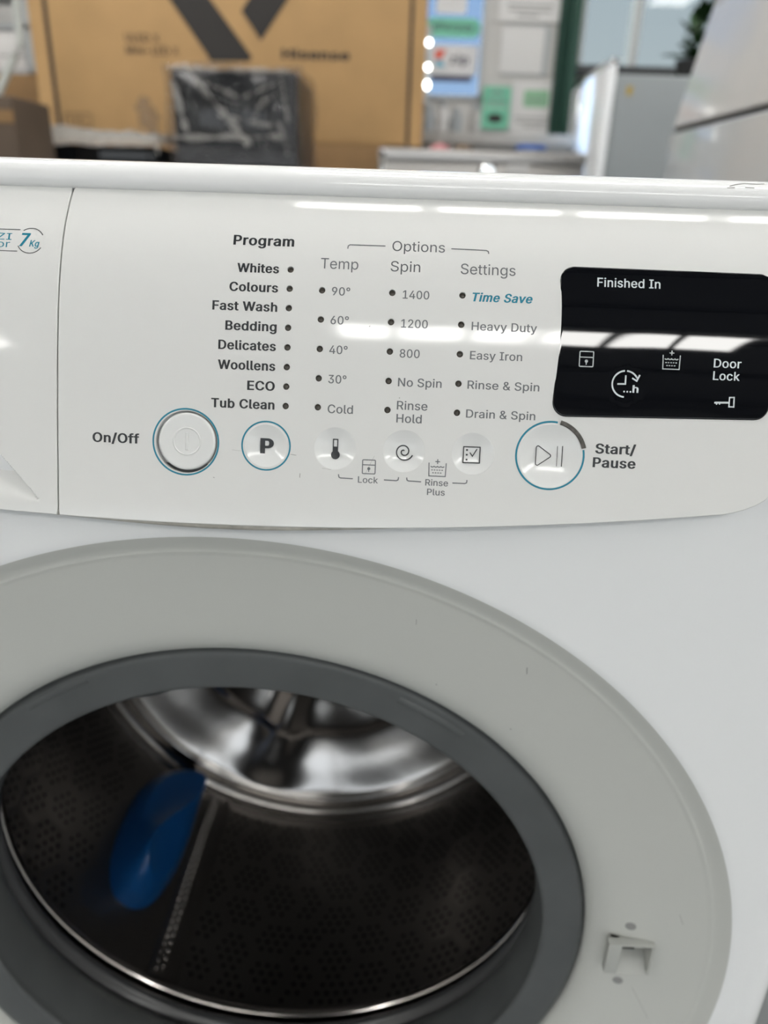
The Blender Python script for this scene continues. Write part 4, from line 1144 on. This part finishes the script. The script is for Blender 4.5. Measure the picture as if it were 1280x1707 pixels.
# blue drum paddle: leaf outline on the wall with an S-shaped crest
PHC, YC, LU, LV, HH = -39.8, 248.0, 76.0, 34.0, 47.0
lv_, lf_ = [], []
nr, na = 22, 72
def paddle(u, v):
    """u along the drum (-1 front, 1 back), v across; returns the height"""
    rim_ = max(0.0, 1 - (abs(u) ** 2.3 + abs(v) ** 2.3))
    vc = 0.8 * math.tanh(1.7 * u)                  # the crest
    w_ = (1 - abs(u) ** 2.3) ** (1 / 2.3) if abs(u) < 1 else 0
    vc *= w_
    d = (v - vc)
    side = (w_ - vc) if d > 0 else (w_ + vc)
    k = min(1.0, abs(d) / max(side, 1e-3))
    prof_ = 1 - (k ** 1.05) * (0.62 if d < 0 else 0.66)
    return HH * prof_ * min(1.0, (rim_ * 2.6)) ** .5
for i in range(nr + 1):
    q = (i / nr) ** .8
    for k in range(na):
        t = 2 * PI * k / na
        cu, cv = math.cos(t), math.sin(t)
        s_ = (abs(cu) ** 2.3 + abs(cv) ** 2.3) ** (-1 / 2.3)
        u, v = cu * s_ * q, cv * s_ * q
        h = paddle(u, v) if i < nr else -2
        ph = math.radians(PHC) + (v * LV) / (RD - h * .35)
        r = RD - h
        lv_.append((r * math.sin(ph), YC + u * LU * (1 + .0 * h), -r * math.cos(ph)))
for i in range(nr):
    for k in range(na):
        j = (k + 1) % na
        lf_.append((i * na + k, i * na + j, (i + 1) * na + j, (i + 1) * na + k))
MB().add(lv_, lf_).build('drum_paddle', M['blue'], drum, smooth=True, label='blue plastic paddle')
# dark tub around the drum
vs, fs = lathe_y([(200, 60), (255, 62), (262, 80), (262, 370), (5, 372)], 96)
mesh('tub', vs, fs, M['dark_rubber'], wm)

# --- door catch
lt = MB()
yF = 6.5
X0, X1, ZL, ZH = 198.5, 223.6, 0.4, 23.2
lt.box(X0, 205.6, yF, 11.6, ZL, ZH - .9, .3)                 # thick left cheek
lt.box(200.5, 205.6, 10.5, 24, ZL + 1.6, ZH - 1.3, .1)
lt.box(X0, X1, yF, 11.2, ZH - 1.1, ZH, .25)                  # top bar
lt.box(X0 + 2.5, X1 - 1, 10, 24, ZH - 1.5, ZH - 1.3, .02)
lt.box(X1 - 1.5, X1, yF, 24, ZL, ZH - 1.0, .3)               # right cheek
lt.add([(205.5, 7, ZL), (X1 - 1.4, 7, ZL), (X1 - 1.4, 12.4, 6.0), (205.5, 12.4, 6.0), (205.5, 8.5, ZL - .2), (X1 - 1.4, 8.5, ZL - .2), (X1 - 1.4, 13.9, 5.0), (205.5, 13.9, 5.0)],
       [(0, 1, 2, 3), (7, 6, 5, 4), (0, 4, 5, 1), (1, 5, 6, 2), (3, 2, 6, 7), (0, 3, 7, 4)])  # sloping floor
lt.add([(205.5, 12.4, 6.0), (X1 - 1.4, 12.4, 6.0), (X1 - 1.4, 17.5, 9.6), (205.5, 17.5, 9.6), (X1 - 1.4, 18, ZH - 1), (205.5, 18, ZH - 1)], [(0, 1, 2, 3), (3, 2, 4, 5)])
catch = lt.build('door_catch', M['latch'], wm, smooth=True, sharp=30)
MB().box(208.0, 216.5, 15.4, 17.4, 9.2, 11.2).build('catch_slot', M['hole'], catch)
for z in (31.3, -13.2):
    x = 210.1; r0 = math.hypot(x, z); y0 = cone_y(r0)
    d = Vector((x / r0, 0, z / r0)); nrm_ = Vector((-.187 * d.x, -.982, -.187 * d.z)); t1 = nrm_.cross(Vector((0, 1, 0))).normalized(); t2 = nrm_.cross(t1)
    c = Vector((x, y0, z))
    sv_, sf_ = [], []
    for r, h in ((3.0, -.3), (2.9, .12), (2.5, .2), (1.2, .15)):
        for k in range(24):
            a = 2 * PI * k / 24
            sv_.append(c + (t1 * math.cos(a) + t2 * math.sin(a)) * r + nrm_ * h)
    for i in range(3):
        for k in range(24): sf_.append((i * 24 + k, i * 24 + (k + 1) % 24, (i + 1) * 24 + (k + 1) % 24, (i + 1) * 24 + k))
    sf_.append(tuple(range(72, 96)))
    MB().add(sv_, sf_).build('catch_screw', M['screw'], wm, smooth=True)
# scratches on the dished ring
def FC(x, z, off=0.0): return (x, cone_y(math.hypot(x, z)) - .05 - off, z)
for pts, w in (([(232, 48), (235, 41)], .25), ([(135, 200), (135.4, 196)], .5), ([(132, 160.2), (132.6, 159.6)], .6), ([(95, 184), (95.3, 183.2)], .5), ([(218, -16), (230, -38)], .2), ([(84, 222), (84, 219)], .3)):
    Print(FC, 0.03).stroke(pts, w).build('scuff', M['screw'], front_panel)
# ------------------------------------------------------------------ things behind the washer
M.update(
    card=mat('brown_cardboard', (0.41, 0.25, 0.107), 0.75, vary=(9, 0.06)),
    card2=mat('darker_cardboard', (0.235, 0.135, 0.055), 0.75, vary=(9, 0.10)),
    card3=mat('dark_brown_cardboard', (0.085, 0.058, 0.038), 0.75, vary=(9, 0.10)),
    print_black=mat('box_print_black', (0.016, 0.013, 0.011), 0.6),
    print_brown=mat('box_print_brown', (0.085, 0.052, 0.025), 0.7),
    black=mat('black_appliance', (0.010, 0.011, 0.013), 0.3),
    black_glass=mat('black_glass_front', (0.004, 0.005, 0.006), 0.08),
    film=film('clear_film', 0.2, 0.12, 14, 0.08, (0.15, 0.15, 0.16)),
    film2=film('cloudy_film', 0.5, 0.2, 20, 0.05, (0.55, 0.53, 0.50)),
    inox=mat('brushed_steel', (0.52, 0.50, 0.48), 0.32, metal=1.0, aniso=0.5),
    chrome=mat('chrome', (0.85, 0.85, 0.85), 0.08, metal=1.0),
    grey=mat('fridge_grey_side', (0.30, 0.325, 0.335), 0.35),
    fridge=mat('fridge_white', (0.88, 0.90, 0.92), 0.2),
    fridge2=mat('wrapped_white_door', (0.56, 0.55, 0.535), 0.12, coat=0.3, bump=(5, 0.25, 0.02)),
    fridge3=mat('wrapped_white_lower', (0.50, 0.52, 0.53), 0.12, coat=0.3, bump=(5, 0.2, 0.02)),
    gap=mat('door_gap_dark', (0.03, 0.03, 0.032), 0.6),
    paper=mat('white_paper', (0.62, 0.61, 0.60), 0.6),
    mint=mat('mint_green_card', (0.17, 0.50, 0.34), 0.5),
    green2=mat('soft_green_print', (0.24, 0.45, 0.28), 0.6),
    plum=mat('dark_plum_print', (0.035, 0.022, 0.05), 0.5),
    red=mat('coral_print', (0.70, 0.10, 0.055), 0.5),
    sky_print=mat('light_blue_print', (0.10, 0.38, 0.52), 0.5),
    line=mat('grey_print', (0.20, 0.20, 0.20), 0.6),
    counter=mat('grey_counter', (0.42, 0.41, 0.39), 0.5),
    bluelid=mat('blue_lid', (0.012, 0.10, 0.42), 0.35),
    pink=mat('pink_plastic', (0.55, 0.22, 0.23), 0.4),
    brown=mat('brown_bag', (0.14, 0.09, 0.05), 0.6),
    leaf=mat('dark_leaf', (0.018, 0.055, 0.014), 0.45),
    pot=mat('black_pot', (0.02, 0.02, 0.02), 0.5),
    pole=mat('pale_metal_tube', (0.46, 0.48, 0.45), 0.3),
    rack=mat('grey_rack_metal', (0.36, 0.38, 0.39), 0.4),
    bulb=mat('glint_glow', (1, 1, 1), 0.5, emit=((1.0, 1.0, 0.93), 9.0)),  # emission that imitates bright glints on the shopfront edge
    yellow=mat('yellow_sticker', (0.42, 0.30, 0.06), 0.5),
)
def B(x0, x1, y0, y1, z0, z1, bev=0.0):       # a box with heights measured from the floor
    return MB().box(x0, x1, y0, y1, fz(z0), fz(z1), bev)
def flat(y):                                   # a vertical plane facing the camera: (x, height from floor) -> space
    return lambda a, b, o=0.0: (a, y - o, fz(b))

# --- lower cardboard boxes and the television box on top of them
t = thing('cardboard_box', 'plain brown cardboard box lying under the television box', 'box', (-500, 2530, -447))
B(-1110, -30, 2350, 2590, 0, 985, 6).build('carton', M['card2'], t, sharp=40)
B(-1110, -30, 2343.5, 2346, 700, 760).build('tape', M['card3'], t)

t = thing('television_box', 'large brown television carton with a black cross printed on its front', 'box', (-500, 2450, fz(985)))
XL, XR, ZB_, ZT_ = -1126, 92, 986, 1560
B(XL, XR, 2352, 2540, ZB_, ZT_, 5).build('carton', M['card'], t, sharp=40)
B(XL + 3, XL + 48, 2349, 2353, ZB_, ZT_ - 2, 1).build('end_flap', M['card'], t)
B(XR - 40, XR - 3, 2349, 2353, ZB_, ZT_ - 2, 1).build('end_flap', M['card'], t)
B(XL + 50, XL + 62, 2350.2, 2353, ZB_, ZT_ - 2).build('edge_stripe', M['print_black'], t, label='dark edge line')
B(XR - 52, XR - 42, 2350.2, 2353, ZB_, ZT_ - 2).build('edge_stripe', M['print_black'], t, label='dark edge line')
FT = flat(2351.2)
Print(FT, .4).poly([(-572, 1204), (-452, 1207), (-442, 1218), (-719, 1558), (-832, 1558), (-585, 1226)]).build('cross_print', M['print_black'], t)
Print(FT, .4).poly([(-413, 1262), (-470, 1337), (-300, 1558), (-180, 1558)]).build('cross_print', M['print_black'], t)
carton = t
text_on(FT, 'Hisense', -350, -141, 1216, 27, M['print_black'], t, bold=.04, off=.4)
text_on(FT, 'ULED X', -833, -726, 1250, 22, M['print_brown'], t, bold=.025, off=.4)
text_on(FT, 'Mini-LED X', -833, -668, 1217, 22, M['print_brown'], t, bold=.025, off=.4)
Print(FT, .4).stroke(round_poly([(-1052, 1010), (-967, 1011), (-963, 1050), (-1048, 1048)], 8, 4), 3.5, True).build('mark_print', M['print_brown'], t)
text_on(FT, 'LED', -1035, -985, 1020, 20, M['print_brown'], t, bold=.01, off=.4)

# --- the machine in the row behind (its top carries the wrapped goods)
t = thing('washing_machine', 'white appliance in the row behind, carrying the wrapped oven and cooktop', 'washing machine', (-560, 1950, -447))
B(-1000, -150, 1750, 2290, 0, 868, 14).build('cabinet', M['enamel'], t, sharp=40)
B(-1006, -144, 1740, 2296, 868, 889.5, 8).build('worktop', M['worktop'], t, sharp=40)

def crumple(verts, amp, sc, seed):
    out = []
    for v in verts:
        v = Vector(v)
        n = Vector((math.sin(v.x / sc + seed) * math.cos(v.z / (sc * .7) + v.y / sc), math.sin(v.y / sc * 1.3 + seed * 2 + v.x / sc * .6), math.cos(v.z / sc * 1.7 + v.x / sc * .8 + seed)))
        out.append(v + n * amp)
    return out
def film_box(x0, x1, y0, y1, z0, z1, nx, ny, nz, amp, sc, seed):
    bm = bmesh.new()
    bmesh.ops.create_cube(bm, size=1)
    bmesh.ops.subdivide_edges(bm, edges=bm.edges[:], cuts=nx, use_grid_fill=True)
    vs = [((x0 + x1) / 2 + v.co.x * (x1 - x0), (y0 + y1) / 2 + v.co.y * (y1 - y0), fz((z0 + z1) / 2 + v.co.z * (z1 - z0))) for v in bm.verts]
    vs = crumple(vs, amp, sc, seed)
    fs = [[v.index for v in f.verts] for f in bm.faces if f.calc_center_median().z > -0.49]
    bm.free()
    return vs, fs
t = thing('microwave_oven', 'small black oven wrapped in clear shrink film in front of the television box', 'microwave', (-385, 1950, fz(890)))
B(-540, -226, 1806, 2120, 896, 1112, 8).build('case', M['black'], t, sharp=40)
B(-532, -300, 1800, 1808, 940, 1104, 4).build('door', M['black_glass'], t, sharp=40)
B(-294, -232, 1801, 1808, 940, 1104, 4).build('control_panel', M['black'], t, sharp=40)
B(-536, -230, 1803, 1808, 900, 934, 2).build('lower_trim', M['black'], t, sharp=40)
for x in (-520, -246):
    for y in (1830, 2090): B(x - 12, x + 12, y - 12, y + 12, 890, 897).build('foot', M['pot'], t)
vs, fs = film_box(-551, -217, 1792, 2130, 896, 1122, 13, 0, 0, 4.0, 34, 1.3)
fm = mesh('shrink_film', vs, fs, M['film'], t, label='crinkled clear shrink film')
# folds and twists standing off the film
def fold(pts, w, lift, y=1790):
    vs, fs = [], []
    for i, (a, b) in enumerate(pts):
        j = min(i + 1, len(pts) - 1); k = max(i - 1, 0)
        d = np.array(pts[j]) - np.array(pts[k]); d = d / (np.linalg.norm(d) + 1e-6); n = np.array([-d[1], d[0]])
        ww = w * (0.55 + 0.45 * math.sin(i * 1.9 + a))
        for q, l in ((-1, 0), (-.35, lift * .7), (0, lift), (.4, lift * .6), (1, 0)):
            vs.append((a + n[0] * q * ww, y - l * (0.6 + .4 * math.sin(i * 2.3)), fz(b + n[1] * q * ww)))
    for i in range(len(pts) - 1):
        for k in range(4): fs.append((i * 5 + k, i * 5 + k + 1, i * 5 + k + 6, i * 5 + k + 5))
    return vs, fs
def wob(a, b, n=14, j=2.0):
    return [(a[0] + (b[0] - a[0]) * i / n + random.uniform(-j, j), a[1] + (b[1] - a[1]) * i / n + random.uniform(-j, j)) for i in range(n + 1)]
for a, b, w, l in (((-500, 1118), (-345, 945), 10, 9), ((-480, 1092), (-362, 1048), 7, 10), ((-362, 1050), (-270, 1085), 5, 8), ((-320, 1030), (-262, 1070), 6, 10), ((-540, 958), (-235, 968), 8, 7), ((-270, 1000), (-248, 925), 6, 9), ((-534, 1110), (-240, 1108), 7, 6), ((-300, 1050), (-330, 1010), 8, 12), ((-262, 1095), (-246, 1000), 5, 9), ((-420, 1010), (-290, 990), 6, 6), ((-530, 1080), (-500, 960), 9, 5)):
    mesh('film_fold', *fold(wob(a, b), w, l), M['film2'], t, label='crinkled fold of clear film')

t = thing('cooktop', 'flat black cooktop under cloudy plastic sheeting beside the wrapped oven', 'cooktop', (-740, 1990, fz(890)))
B(-915, -575, 1752, 2240, 892, 934, 5).build('glass_top', M['black_glass'], t, sharp=40)
B(-905, -585, 1760, 2230, 890, 893).build('base', M['black'], t)
nx_, ny_ = 46, 26
vs, fs = [], []
for j in range(ny_ + 1):
    for i in range(nx_ + 1):
        x = -925 + 360 * i / nx_; y = 1742 + 500 * j / ny_
        z = 966 + 12 * noise.noise(Vector((x / 55, y / 45, 1.7))) + 7 * noise.noise(Vector((x / 19, y / 23, 4.1)))
        z += 20 * math.exp(-((x + 893) / 38) ** 2 - ((y - 1790) / 60) ** 2)
        z += 6 * math.exp(-((x + 800) / 60) ** 2)
        if j == 0: z = 933 + 5 * noise.noise(Vector((x / 40, 0, 9.3)))
        if i in (0, nx_): z -= 24
        vs.append((x, y, fz(z)))
for j in range(ny_):
    for i in range(nx_): fs.append((j * (nx_ + 1) + i, j * (nx_ + 1) + i + 1, (j + 1) * (nx_ + 1) + i + 1, (j + 1) * (nx_ + 1) + i))
mesh('plastic_sheet', vs, fs, M['film2'], t, label='cloudy crumpled plastic sheet')
vs, fs = [], []
for i in range(15):
    q = i / 14
    r = 22 * math.sin(PI * min(1, q * 1.02)) ** .7 + 5 * math.sin(i * 2.1) + 3
    for k in range(12):
        a = 2 * PI * k / 12
        vs.append((-598 + (14 * q - 10) * -1.2 + r * math.cos(a) * (1 + .25 * math.sin(3 * a + i)), 1775 + r * math.sin(a) * .7, fz(958 + 90 * q)))
for i in range(14):
    for k in range(12): fs.append((i * 12 + k, i * 12 + (k + 1) % 12, (i + 1) * 12 + (k + 1) % 12, (i + 1) * 12 + k))
mesh('plastic_twist', vs, fs, M['film'], t, label='twisted end of clear plastic')

# --- stainless cooker with a dial, and the things on its counter
t = thing('cooker', 'stainless steel cooker with a round chrome dial behind the near machine', 'cooker', (246, 2150, -447))
B(-22, 517, 1886, 2340, 60, 925, 4).build('body', M['inox'], t, sharp=40)
B(-24, 519, 1878, 2346, 925, 955, 5).build('hob_rim', M['inox'], t, sharp=40)
B(-10, 505, 1880, 1888, 150, 780, 5).build('oven_door', M['black_glass'], t, sharp=40)
B(-22, -4, 1876, 1890, 800, 953, 3).build('corner_trim', M['chrome'], t, sharp=40)
B(10, 480, 1900, 2320, 0, 60).build('plinth', M['black'], t)
for x in (265,):
    kb = MB(); kb.lathe([(0, -26), (17, -26), (20, -23), (21, -8), (25, -4), (25, 0), (0, 0)], (x, 1886, fz(903)), 'y', 32)
    k_ = kb.build('dial', M['chrome'], t, smooth=True, sharp=35)
t = tag(MB().box(315, 372, 1876.5, 1878.5, fz(905), fz(925)).build('price_card', M['paper']), 'small white card stuck on the front of the steel cooker', 'card')
t = thing('tub', 'white tub with a blue lid standing on the steel cooker', 'tub', (384, 1960, fz(955)))
MB().lathe([(0, 0), (34, 0), (37, 8), (38, 9)], (384, 1960, fz(955)), 'z', 32).build('cup', M['paper'], t, smooth=True, sharp=40)
MB().lathe([(39, 8), (41, 9), (41, 19), (38, 21), (0, 21)], (384, 1960, fz(955)), 'z', 32).build('lid', M['bluelid'], t, smooth=True, sharp=40)
def blob(name, x, y, z, rx, ry, rz, m, label, cat, seed):
    bm = bmesh.new(); bmesh.ops.create_icosphere(bm, subdivisions=3, radius=1)
    vs = [(x + v.co.x * rx * (1 + .15 * math.sin(5 * v.co.y + seed)), y + v.co.y * ry, fz(z) + max(-.75, v.co.z) * rz * (1 + .12 * math.sin(4 * v.co.x + seed)) + .75 * rz) for v in bm.verts]
    fs = [[v.index for v in f.verts] for f in bm.faces]; bm.free()
    return tag(mesh(name, vs, fs, m), label, cat)
blob('cloth_bundle', 140, 2010, 955, 24, 20, 12, M['pink'], 'pink bundle lying on the steel cooker near the television box', 'cloth', 1)
blob('paper_bag', 205, 2030, 955, 26, 22, 13, M['brown'], 'brown crumpled bag lying on the steel cooker', 'bag', 2)

# --- counter against the back wall
t = thing('counter', 'long pale grey service counter in front of the back wall', 'counter', (350, 2830, -447))
B(30, 605, 2620, 3040, 0, 1010, 3).build('cabinet', M['counter'], t)
B(20, 615, 2600, 3060, 1010, 1050, 4).build('counter_top', M['counter'], t, sharp=40)
for i, (x, w, h, m_, lb) in enumerate(((110, 26, 95, 'rack', 'dark grey jar at the left end of the counter'), (165, 20, 110, 'paper', 'white bottle between two grey jars on the counter'), (215, 24, 90, 'rack', 'grey jar in the middle of the counter'), (285, 22, 105, 'counter', 'pale jar at the right end of the counter'))):
    t = thing('jar', lb, 'jar', (x, 2800, fz(1050)), 'jars along the counter')
    MB().lathe([(0, 0), (w, 0), (w + 1, 4), (w, h * .7), (w * .6, h * .8), (w * .6, h * .84), (0, h * .84)], (x, 2800, fz(1050)), 'z', 24).build('glass', M[m_], t, smooth=True, sharp=40)
    MB().lathe([(w * .66, h * .84), (w * .68, h), (0, h)], (x, 2800, fz(1050)), 'z', 24).build('lid', M['rack'], t, smooth=True, sharp=40)

# --- stickers in the shopfront light, posters on the wall
Y = 3108
def sheet(x0, x1, z0, z1, y, th=2.5, r=2.0, lean=0.0):
    o_ = round_poly([(x0, z0), (x1, z0), (x1 + lean, z1), (x0 + lean, z1)], r, 6)
    n = len(o_)
    return MB().add([(a, y - th, fz(b)) for a, b in o_] + [(a, y, fz(b)) for a, b in o_], [tuple(range(n)), tuple(range(n, 2 * n))[::-1]] + [(i, n + i, n + (i + 1) % n, (i + 1) % n) for i in range(n)])
t = thing('pay_sticker', 'mint green pill-shaped sticker with dark lettering on the shopfront glass', 'sticker', (195, Y, fz(1405)))
sheet(92, 304, 1413, 1478, Y + 10, 3, 30).build('card', M['mint'], t)
text_on(flat(Y + 7), 'afterpay', 118, 278, 1437, 26, M['plum'], t, bold=.02, off=.5)
t = thing('notice', 'pale paper notice at the top of the shopfront glass', 'notice', (180, Y, fz(1490)))
sheet(128, 245, 1492, 1600, Y + 10, 2, 6).build('sheet', M['paper'], t)
t = thing('zip_sticker', 'white square sticker with a coral arrow and dark lettering on the shopfront glass', 'sticker', (205, Y, fz(1285)))
sheet(112, 298, 1286, 1388, Y + 10, 3, 6, 6).build('card', M['paper'], t)
Print(flat(Y + 7), .5).poly([(131, 1368), (176, 1374), (158, 1340), (134, 1338)]).build('arrow_print', M['red'], t)
Print(flat(Y + 7), .5).poly([(134, 1334), (156, 1336), (176, 1313), (140, 1314)]).build('arrow_print', M['sky_print'], t)
text_on(flat(Y + 7), 'zip', 192, 266, 1324, 34, M['plum'], t, bold=.03, off=.5)
t = thing('notice_strip', 'dark plum strip sign under the white square sticker on the shopfront glass', 'sign', (200, Y, fz(1262)))
sheet(120, 282, 1264, 1285, Y + 10, 3, 2).build('strip', M['plum'], t)
YW = 3100
t = thing('poster', 'white paper notice with three lines of print, topmost on the wall', 'poster', (485, YW, fz(1465)))
sheet(368, 600, 1466, 1640, YW - 6, 3, 4).build('sheet', M['paper'], t)
for i, (a, b) in enumerate(((398, 572), (405, 566), (440, 520))):
    Print(flat(YW - 9), .5).poly([(a, 1519 - i * 17), (b, 1517 - i * 17), (b, 1523 - i * 17), (a, 1525 - i * 17)]).build('print_line', M['line'], t)
t = thing('poster', 'blank white sheet in a grey holder, middle of the three wall notices', 'poster', (480, YW, fz(1290)))
sheet(392, 572, 1288, 1456, YW - 1, 4, 3).build('holder', M['rack'], t)
sheet(386, 552, 1294, 1452, YW - 5, 3, 3).build('sheet', M['paper'], t)
t = thing('poster', 'white notice with a soft green label, lowest of the three wall notices', 'poster', (535, YW, fz(1080)))
sheet(446, 636, 1082, 1272, YW - 4, 3, 3).build('sheet', M['paper'], t)
Print(flat(YW - 7), .5).poly(round_poly([(492, 1180), (592, 1180), (592, 1240), (492, 1240)], 10, 4)).build('label_print', M['green2'], t)
text_on(flat(YW - 8), 'pay', 510, 572, 1200, 16, M['line'], t, bold=.01, off=.5)
for i, (a, b) in enumerate(((462, 620), (470, 616), (500, 580))):
    Print(flat(YW - 7), .5).poly([(a, 1139 - i * 15), (b, 1138 - i * 15), (b, 1143 - i * 15), (a, 1144 - i * 15)]).build('print_line', M['line'], t)
t = thing('pay_card', 'mint green upright card with a dark round mark left of the lowest wall notice', 'card', (390, YW, fz(1085)))
sheet(330, 440, 1098, 1248, YW - 12, 3, 8).build('card', M['mint'], t)
Print(flat(YW - 15), .5).poly([(334, 1174), (436, 1173), (436, 1177), (334, 1178)]).build('print_line', M['counter'], t)
Print(flat(YW - 15), .5).stroke([(360, 1222), (385, 1228), (410, 1222)], 9).stroke([(345, 1196), (425, 1195)], 9).build('lettering', M['line'], t)
Print(flat(YW - 15), .5).geo(([(384 + 32 * math.cos(a), 1136 + 17 * math.sin(a)) for a in np.linspace(0, 2 * PI, 24, False)], [tuple(range(24))])).build('mark_print', M['print_black'], t)
t = thing('glint_stand', 'three glowing beads on a post, added for the bright glints at the edge of the shopfront glass', 'glint', (106, 3040, fz(1050)))  # post and glowing beads added to imitate glints; no lamp stands here
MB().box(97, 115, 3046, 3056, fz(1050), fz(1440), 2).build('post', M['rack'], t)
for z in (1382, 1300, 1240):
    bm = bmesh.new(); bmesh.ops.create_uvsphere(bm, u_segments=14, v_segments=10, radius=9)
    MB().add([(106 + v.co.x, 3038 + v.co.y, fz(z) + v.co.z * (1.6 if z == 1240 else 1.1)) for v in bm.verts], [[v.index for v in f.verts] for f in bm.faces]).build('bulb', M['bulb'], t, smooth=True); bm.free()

# --- grey-sided fridge under the bright window, with a dark plant on top
t = thing('small_fridge', 'white fridge with a grey side standing under the bright window', 'fridge', (760, 2570, -447))
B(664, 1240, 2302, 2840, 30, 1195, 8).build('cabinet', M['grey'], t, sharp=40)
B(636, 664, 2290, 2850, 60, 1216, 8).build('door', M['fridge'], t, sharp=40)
B(640, 668, 2296, 2846, 1216, 1236, 5).build('top_hinge_cover', M['chrome'], t, sharp=40)
B(622, 637, 2640, 2675, 700, 1190, 5).build('handle', M['chrome'], t, sharp=40)
B(700, 718, 2300.5, 2303, 1140, 1165).build('sticker', M['yellow'], t, label='yellowed sticker')
for x in (690, 1200):
    for y in (2340, 2800): B(x - 18, x + 18, y - 18, y + 18, 0, 31).build('foot', M['pot'], t)
t = thing('potted_plant', 'dark-leaved plant in a black pot on top of the grey-sided fridge', 'plant', (985, 2600, fz(1195)))
MB().lathe([(0, 0), (52, 0), (62, 78), (66, 82), (58, 82), (0, 74)], (985, 2600, fz(1197)), 'z', 28).build('pot', M['pot'], t, smooth=True, sharp=40)
MB().tube([(985, 2600, fz(1270)), (980, 2598, fz(1330)), (984, 2602, fz(1400))], 5).build('stem', M['leaf'], t, smooth=True)
leaf = [(0, 0), (.12, .14), (.35, .24), (.6, .22), (.85, .1), (1, 0), (.85, -.1), (.6, -.22), (.35, -.24), (.12, -.14)]
for i in range(34):
    a = random.uniform(0, 2 * PI); e = random.uniform(-.1, 1.1); L = random.uniform(60, 105)
    o_ = Vector((985, 2600, fz(1265 + random.uniform(0, 130))))
    d = Vector((math.cos(a) * math.cos(e), math.sin(a) * math.cos(e), math.sin(e))); sd = d.cross(Vector((0, 0, 1))).normalized(); up_ = sd.cross(d)
    vs = [o_ + d * (L * (.25 + u)) + sd * (v * L) + up_ * (-18 * u * u - 10 * abs(v)) for u, v in leaf] + [o_ + d * (L * (.25 + u)) + up_ * (-18 * u * u + 4) for u in (.2, .45, .7)]
    fs = [(0, 1, 10), (1, 2, 11, 10), (2, 3, 12, 11), (3, 4, 5, 12), (5, 6, 7, 12), (7, 8, 11, 12), (8, 9, 10, 11), (9, 0, 10)]
    mesh('leaf', vs, fs, M['leaf'], t)

# --- tall wrapped fridge on the right, its doors facing the aisle
t = thing('tall_fridge', 'tall white two-door fridge with a dark door gap, wrapped, at the right', 'fridge', (980, 1150, -447))
B(640, 1300, 830, 1455, 20, 1900, 10).build('cabinet', M['fridge3'], t, sharp=40)
B(598, 640, 826, 1462, 40, 976, 5).build('door', M['fridge3'], t, sharp=40, label='lower door')
dv = [(602, 826, 984), (602, 1462, 984), (640, 1462, 984), (640, 826, 984), (768, 826, 1900), (768, 1455, 1900), (800, 1455, 1900), (800, 826, 1900)]
up = MB().add([(x, y, fz(z)) for x, y, z in dv], [(0, 1, 2, 3), (4, 7, 6, 5), (0, 4, 5, 1), (1, 5, 6, 2), (2, 6, 7, 3), (3, 7, 4, 0)]).build('door', M['fridge2'], t, label='upper door, its face sloping back')
bmm = bmesh.new(); bmm.from_mesh(up.data); bmesh.ops.bevel(bmm, geom=bmm.edges[:], offset=.004, segments=3, affect='EDGES'); bmm.to_mesh(up.data); bmm.free()
B(606, 640, 830, 1458, 974, 986).build('gap_seal', M['gap'], t, label='dark gap between the doors')
for x in (670, 1270):
    for y in (870, 1420): B(x - 18, x + 18, y - 18, y + 18, 0, 21).build('foot', M['pot'], t)

# --- left side: brown boxes, metal rack, pale tube
t = thing('cardboard_box', 'dark brown box at the far left, half cut by the picture edge', 'box', (-900, 1600, -447))
B(-1120, -800, 1505, 1690, 0, 1012, 5).build('carton', M['card3'], t, sharp=40)
B(-1120, -800, 1503.6, 1506, 960, 985).build('tape', M['card2'], t)
t = thing('storage_rack', 'grey metal storage rack standing left of the television box', 'rack', (-1500, 2800, -447))
for x in (-1780, -1250):
    for y in (2620, 2980): MB().box(x - 15, x + 15, y - 15, y + 15, fz(0), fz(2000), 2).build('post', M['rack'], t)
for z in (600, 1196, 1330, 1470):
    MB().box(-1795, -1235, 2605, 2995, fz(z - 14), fz(z), 2).build('shelf', M['rack'], t)
for i, (z0, z1, m_, lb) in enumerate(((1196, 1312, 'paper', 'white carton on the storage rack, left of the television box'),)):
    t = thing('white_carton', lb, 'box', (-1500, 2780, fz(z0)))
    B(-1760, -1272, 2612, 2950, z0 + 1, z1, 4).build('carton', M[m_], t, sharp=40)
    B(-1760, -1272, 2610.6, 2613, z0 + 40, z0 + 44).build('print_line', M['line'], t)
for i, (z0, z1, lb) in enumerate(((1060, 1180, 'brown carton under the white carton, upper of the two on the left'), (600, 1058, 'large brown carton under a thinner one on the left rack'))):
    t = thing('cardboard_box', lb, 'box', (-1450, 2570, fz(z0)))
    B(-1760, -1160 - 20 * i, 2560 - 20 * i, 2604 + 1, z0, z1, 4).build('carton', M['card2'], t, sharp=40)
    B(-1500, -1440, 2558.6 - 20 * i, 2561 - 20 * i, z0, z1).build('tape', M['card'], t)
t = tag(MB().tube([(-1075, 2200, fz(1480)), (-1090, 2200, fz(1205)), (-1110, 2195, fz(1180)), (-1203, 2185, fz(1035))], 11, 14).build('metal_tube', M['pole'], smooth=True, sharp=50), 'bent pale metal tube leaning beside the television box', 'tube')
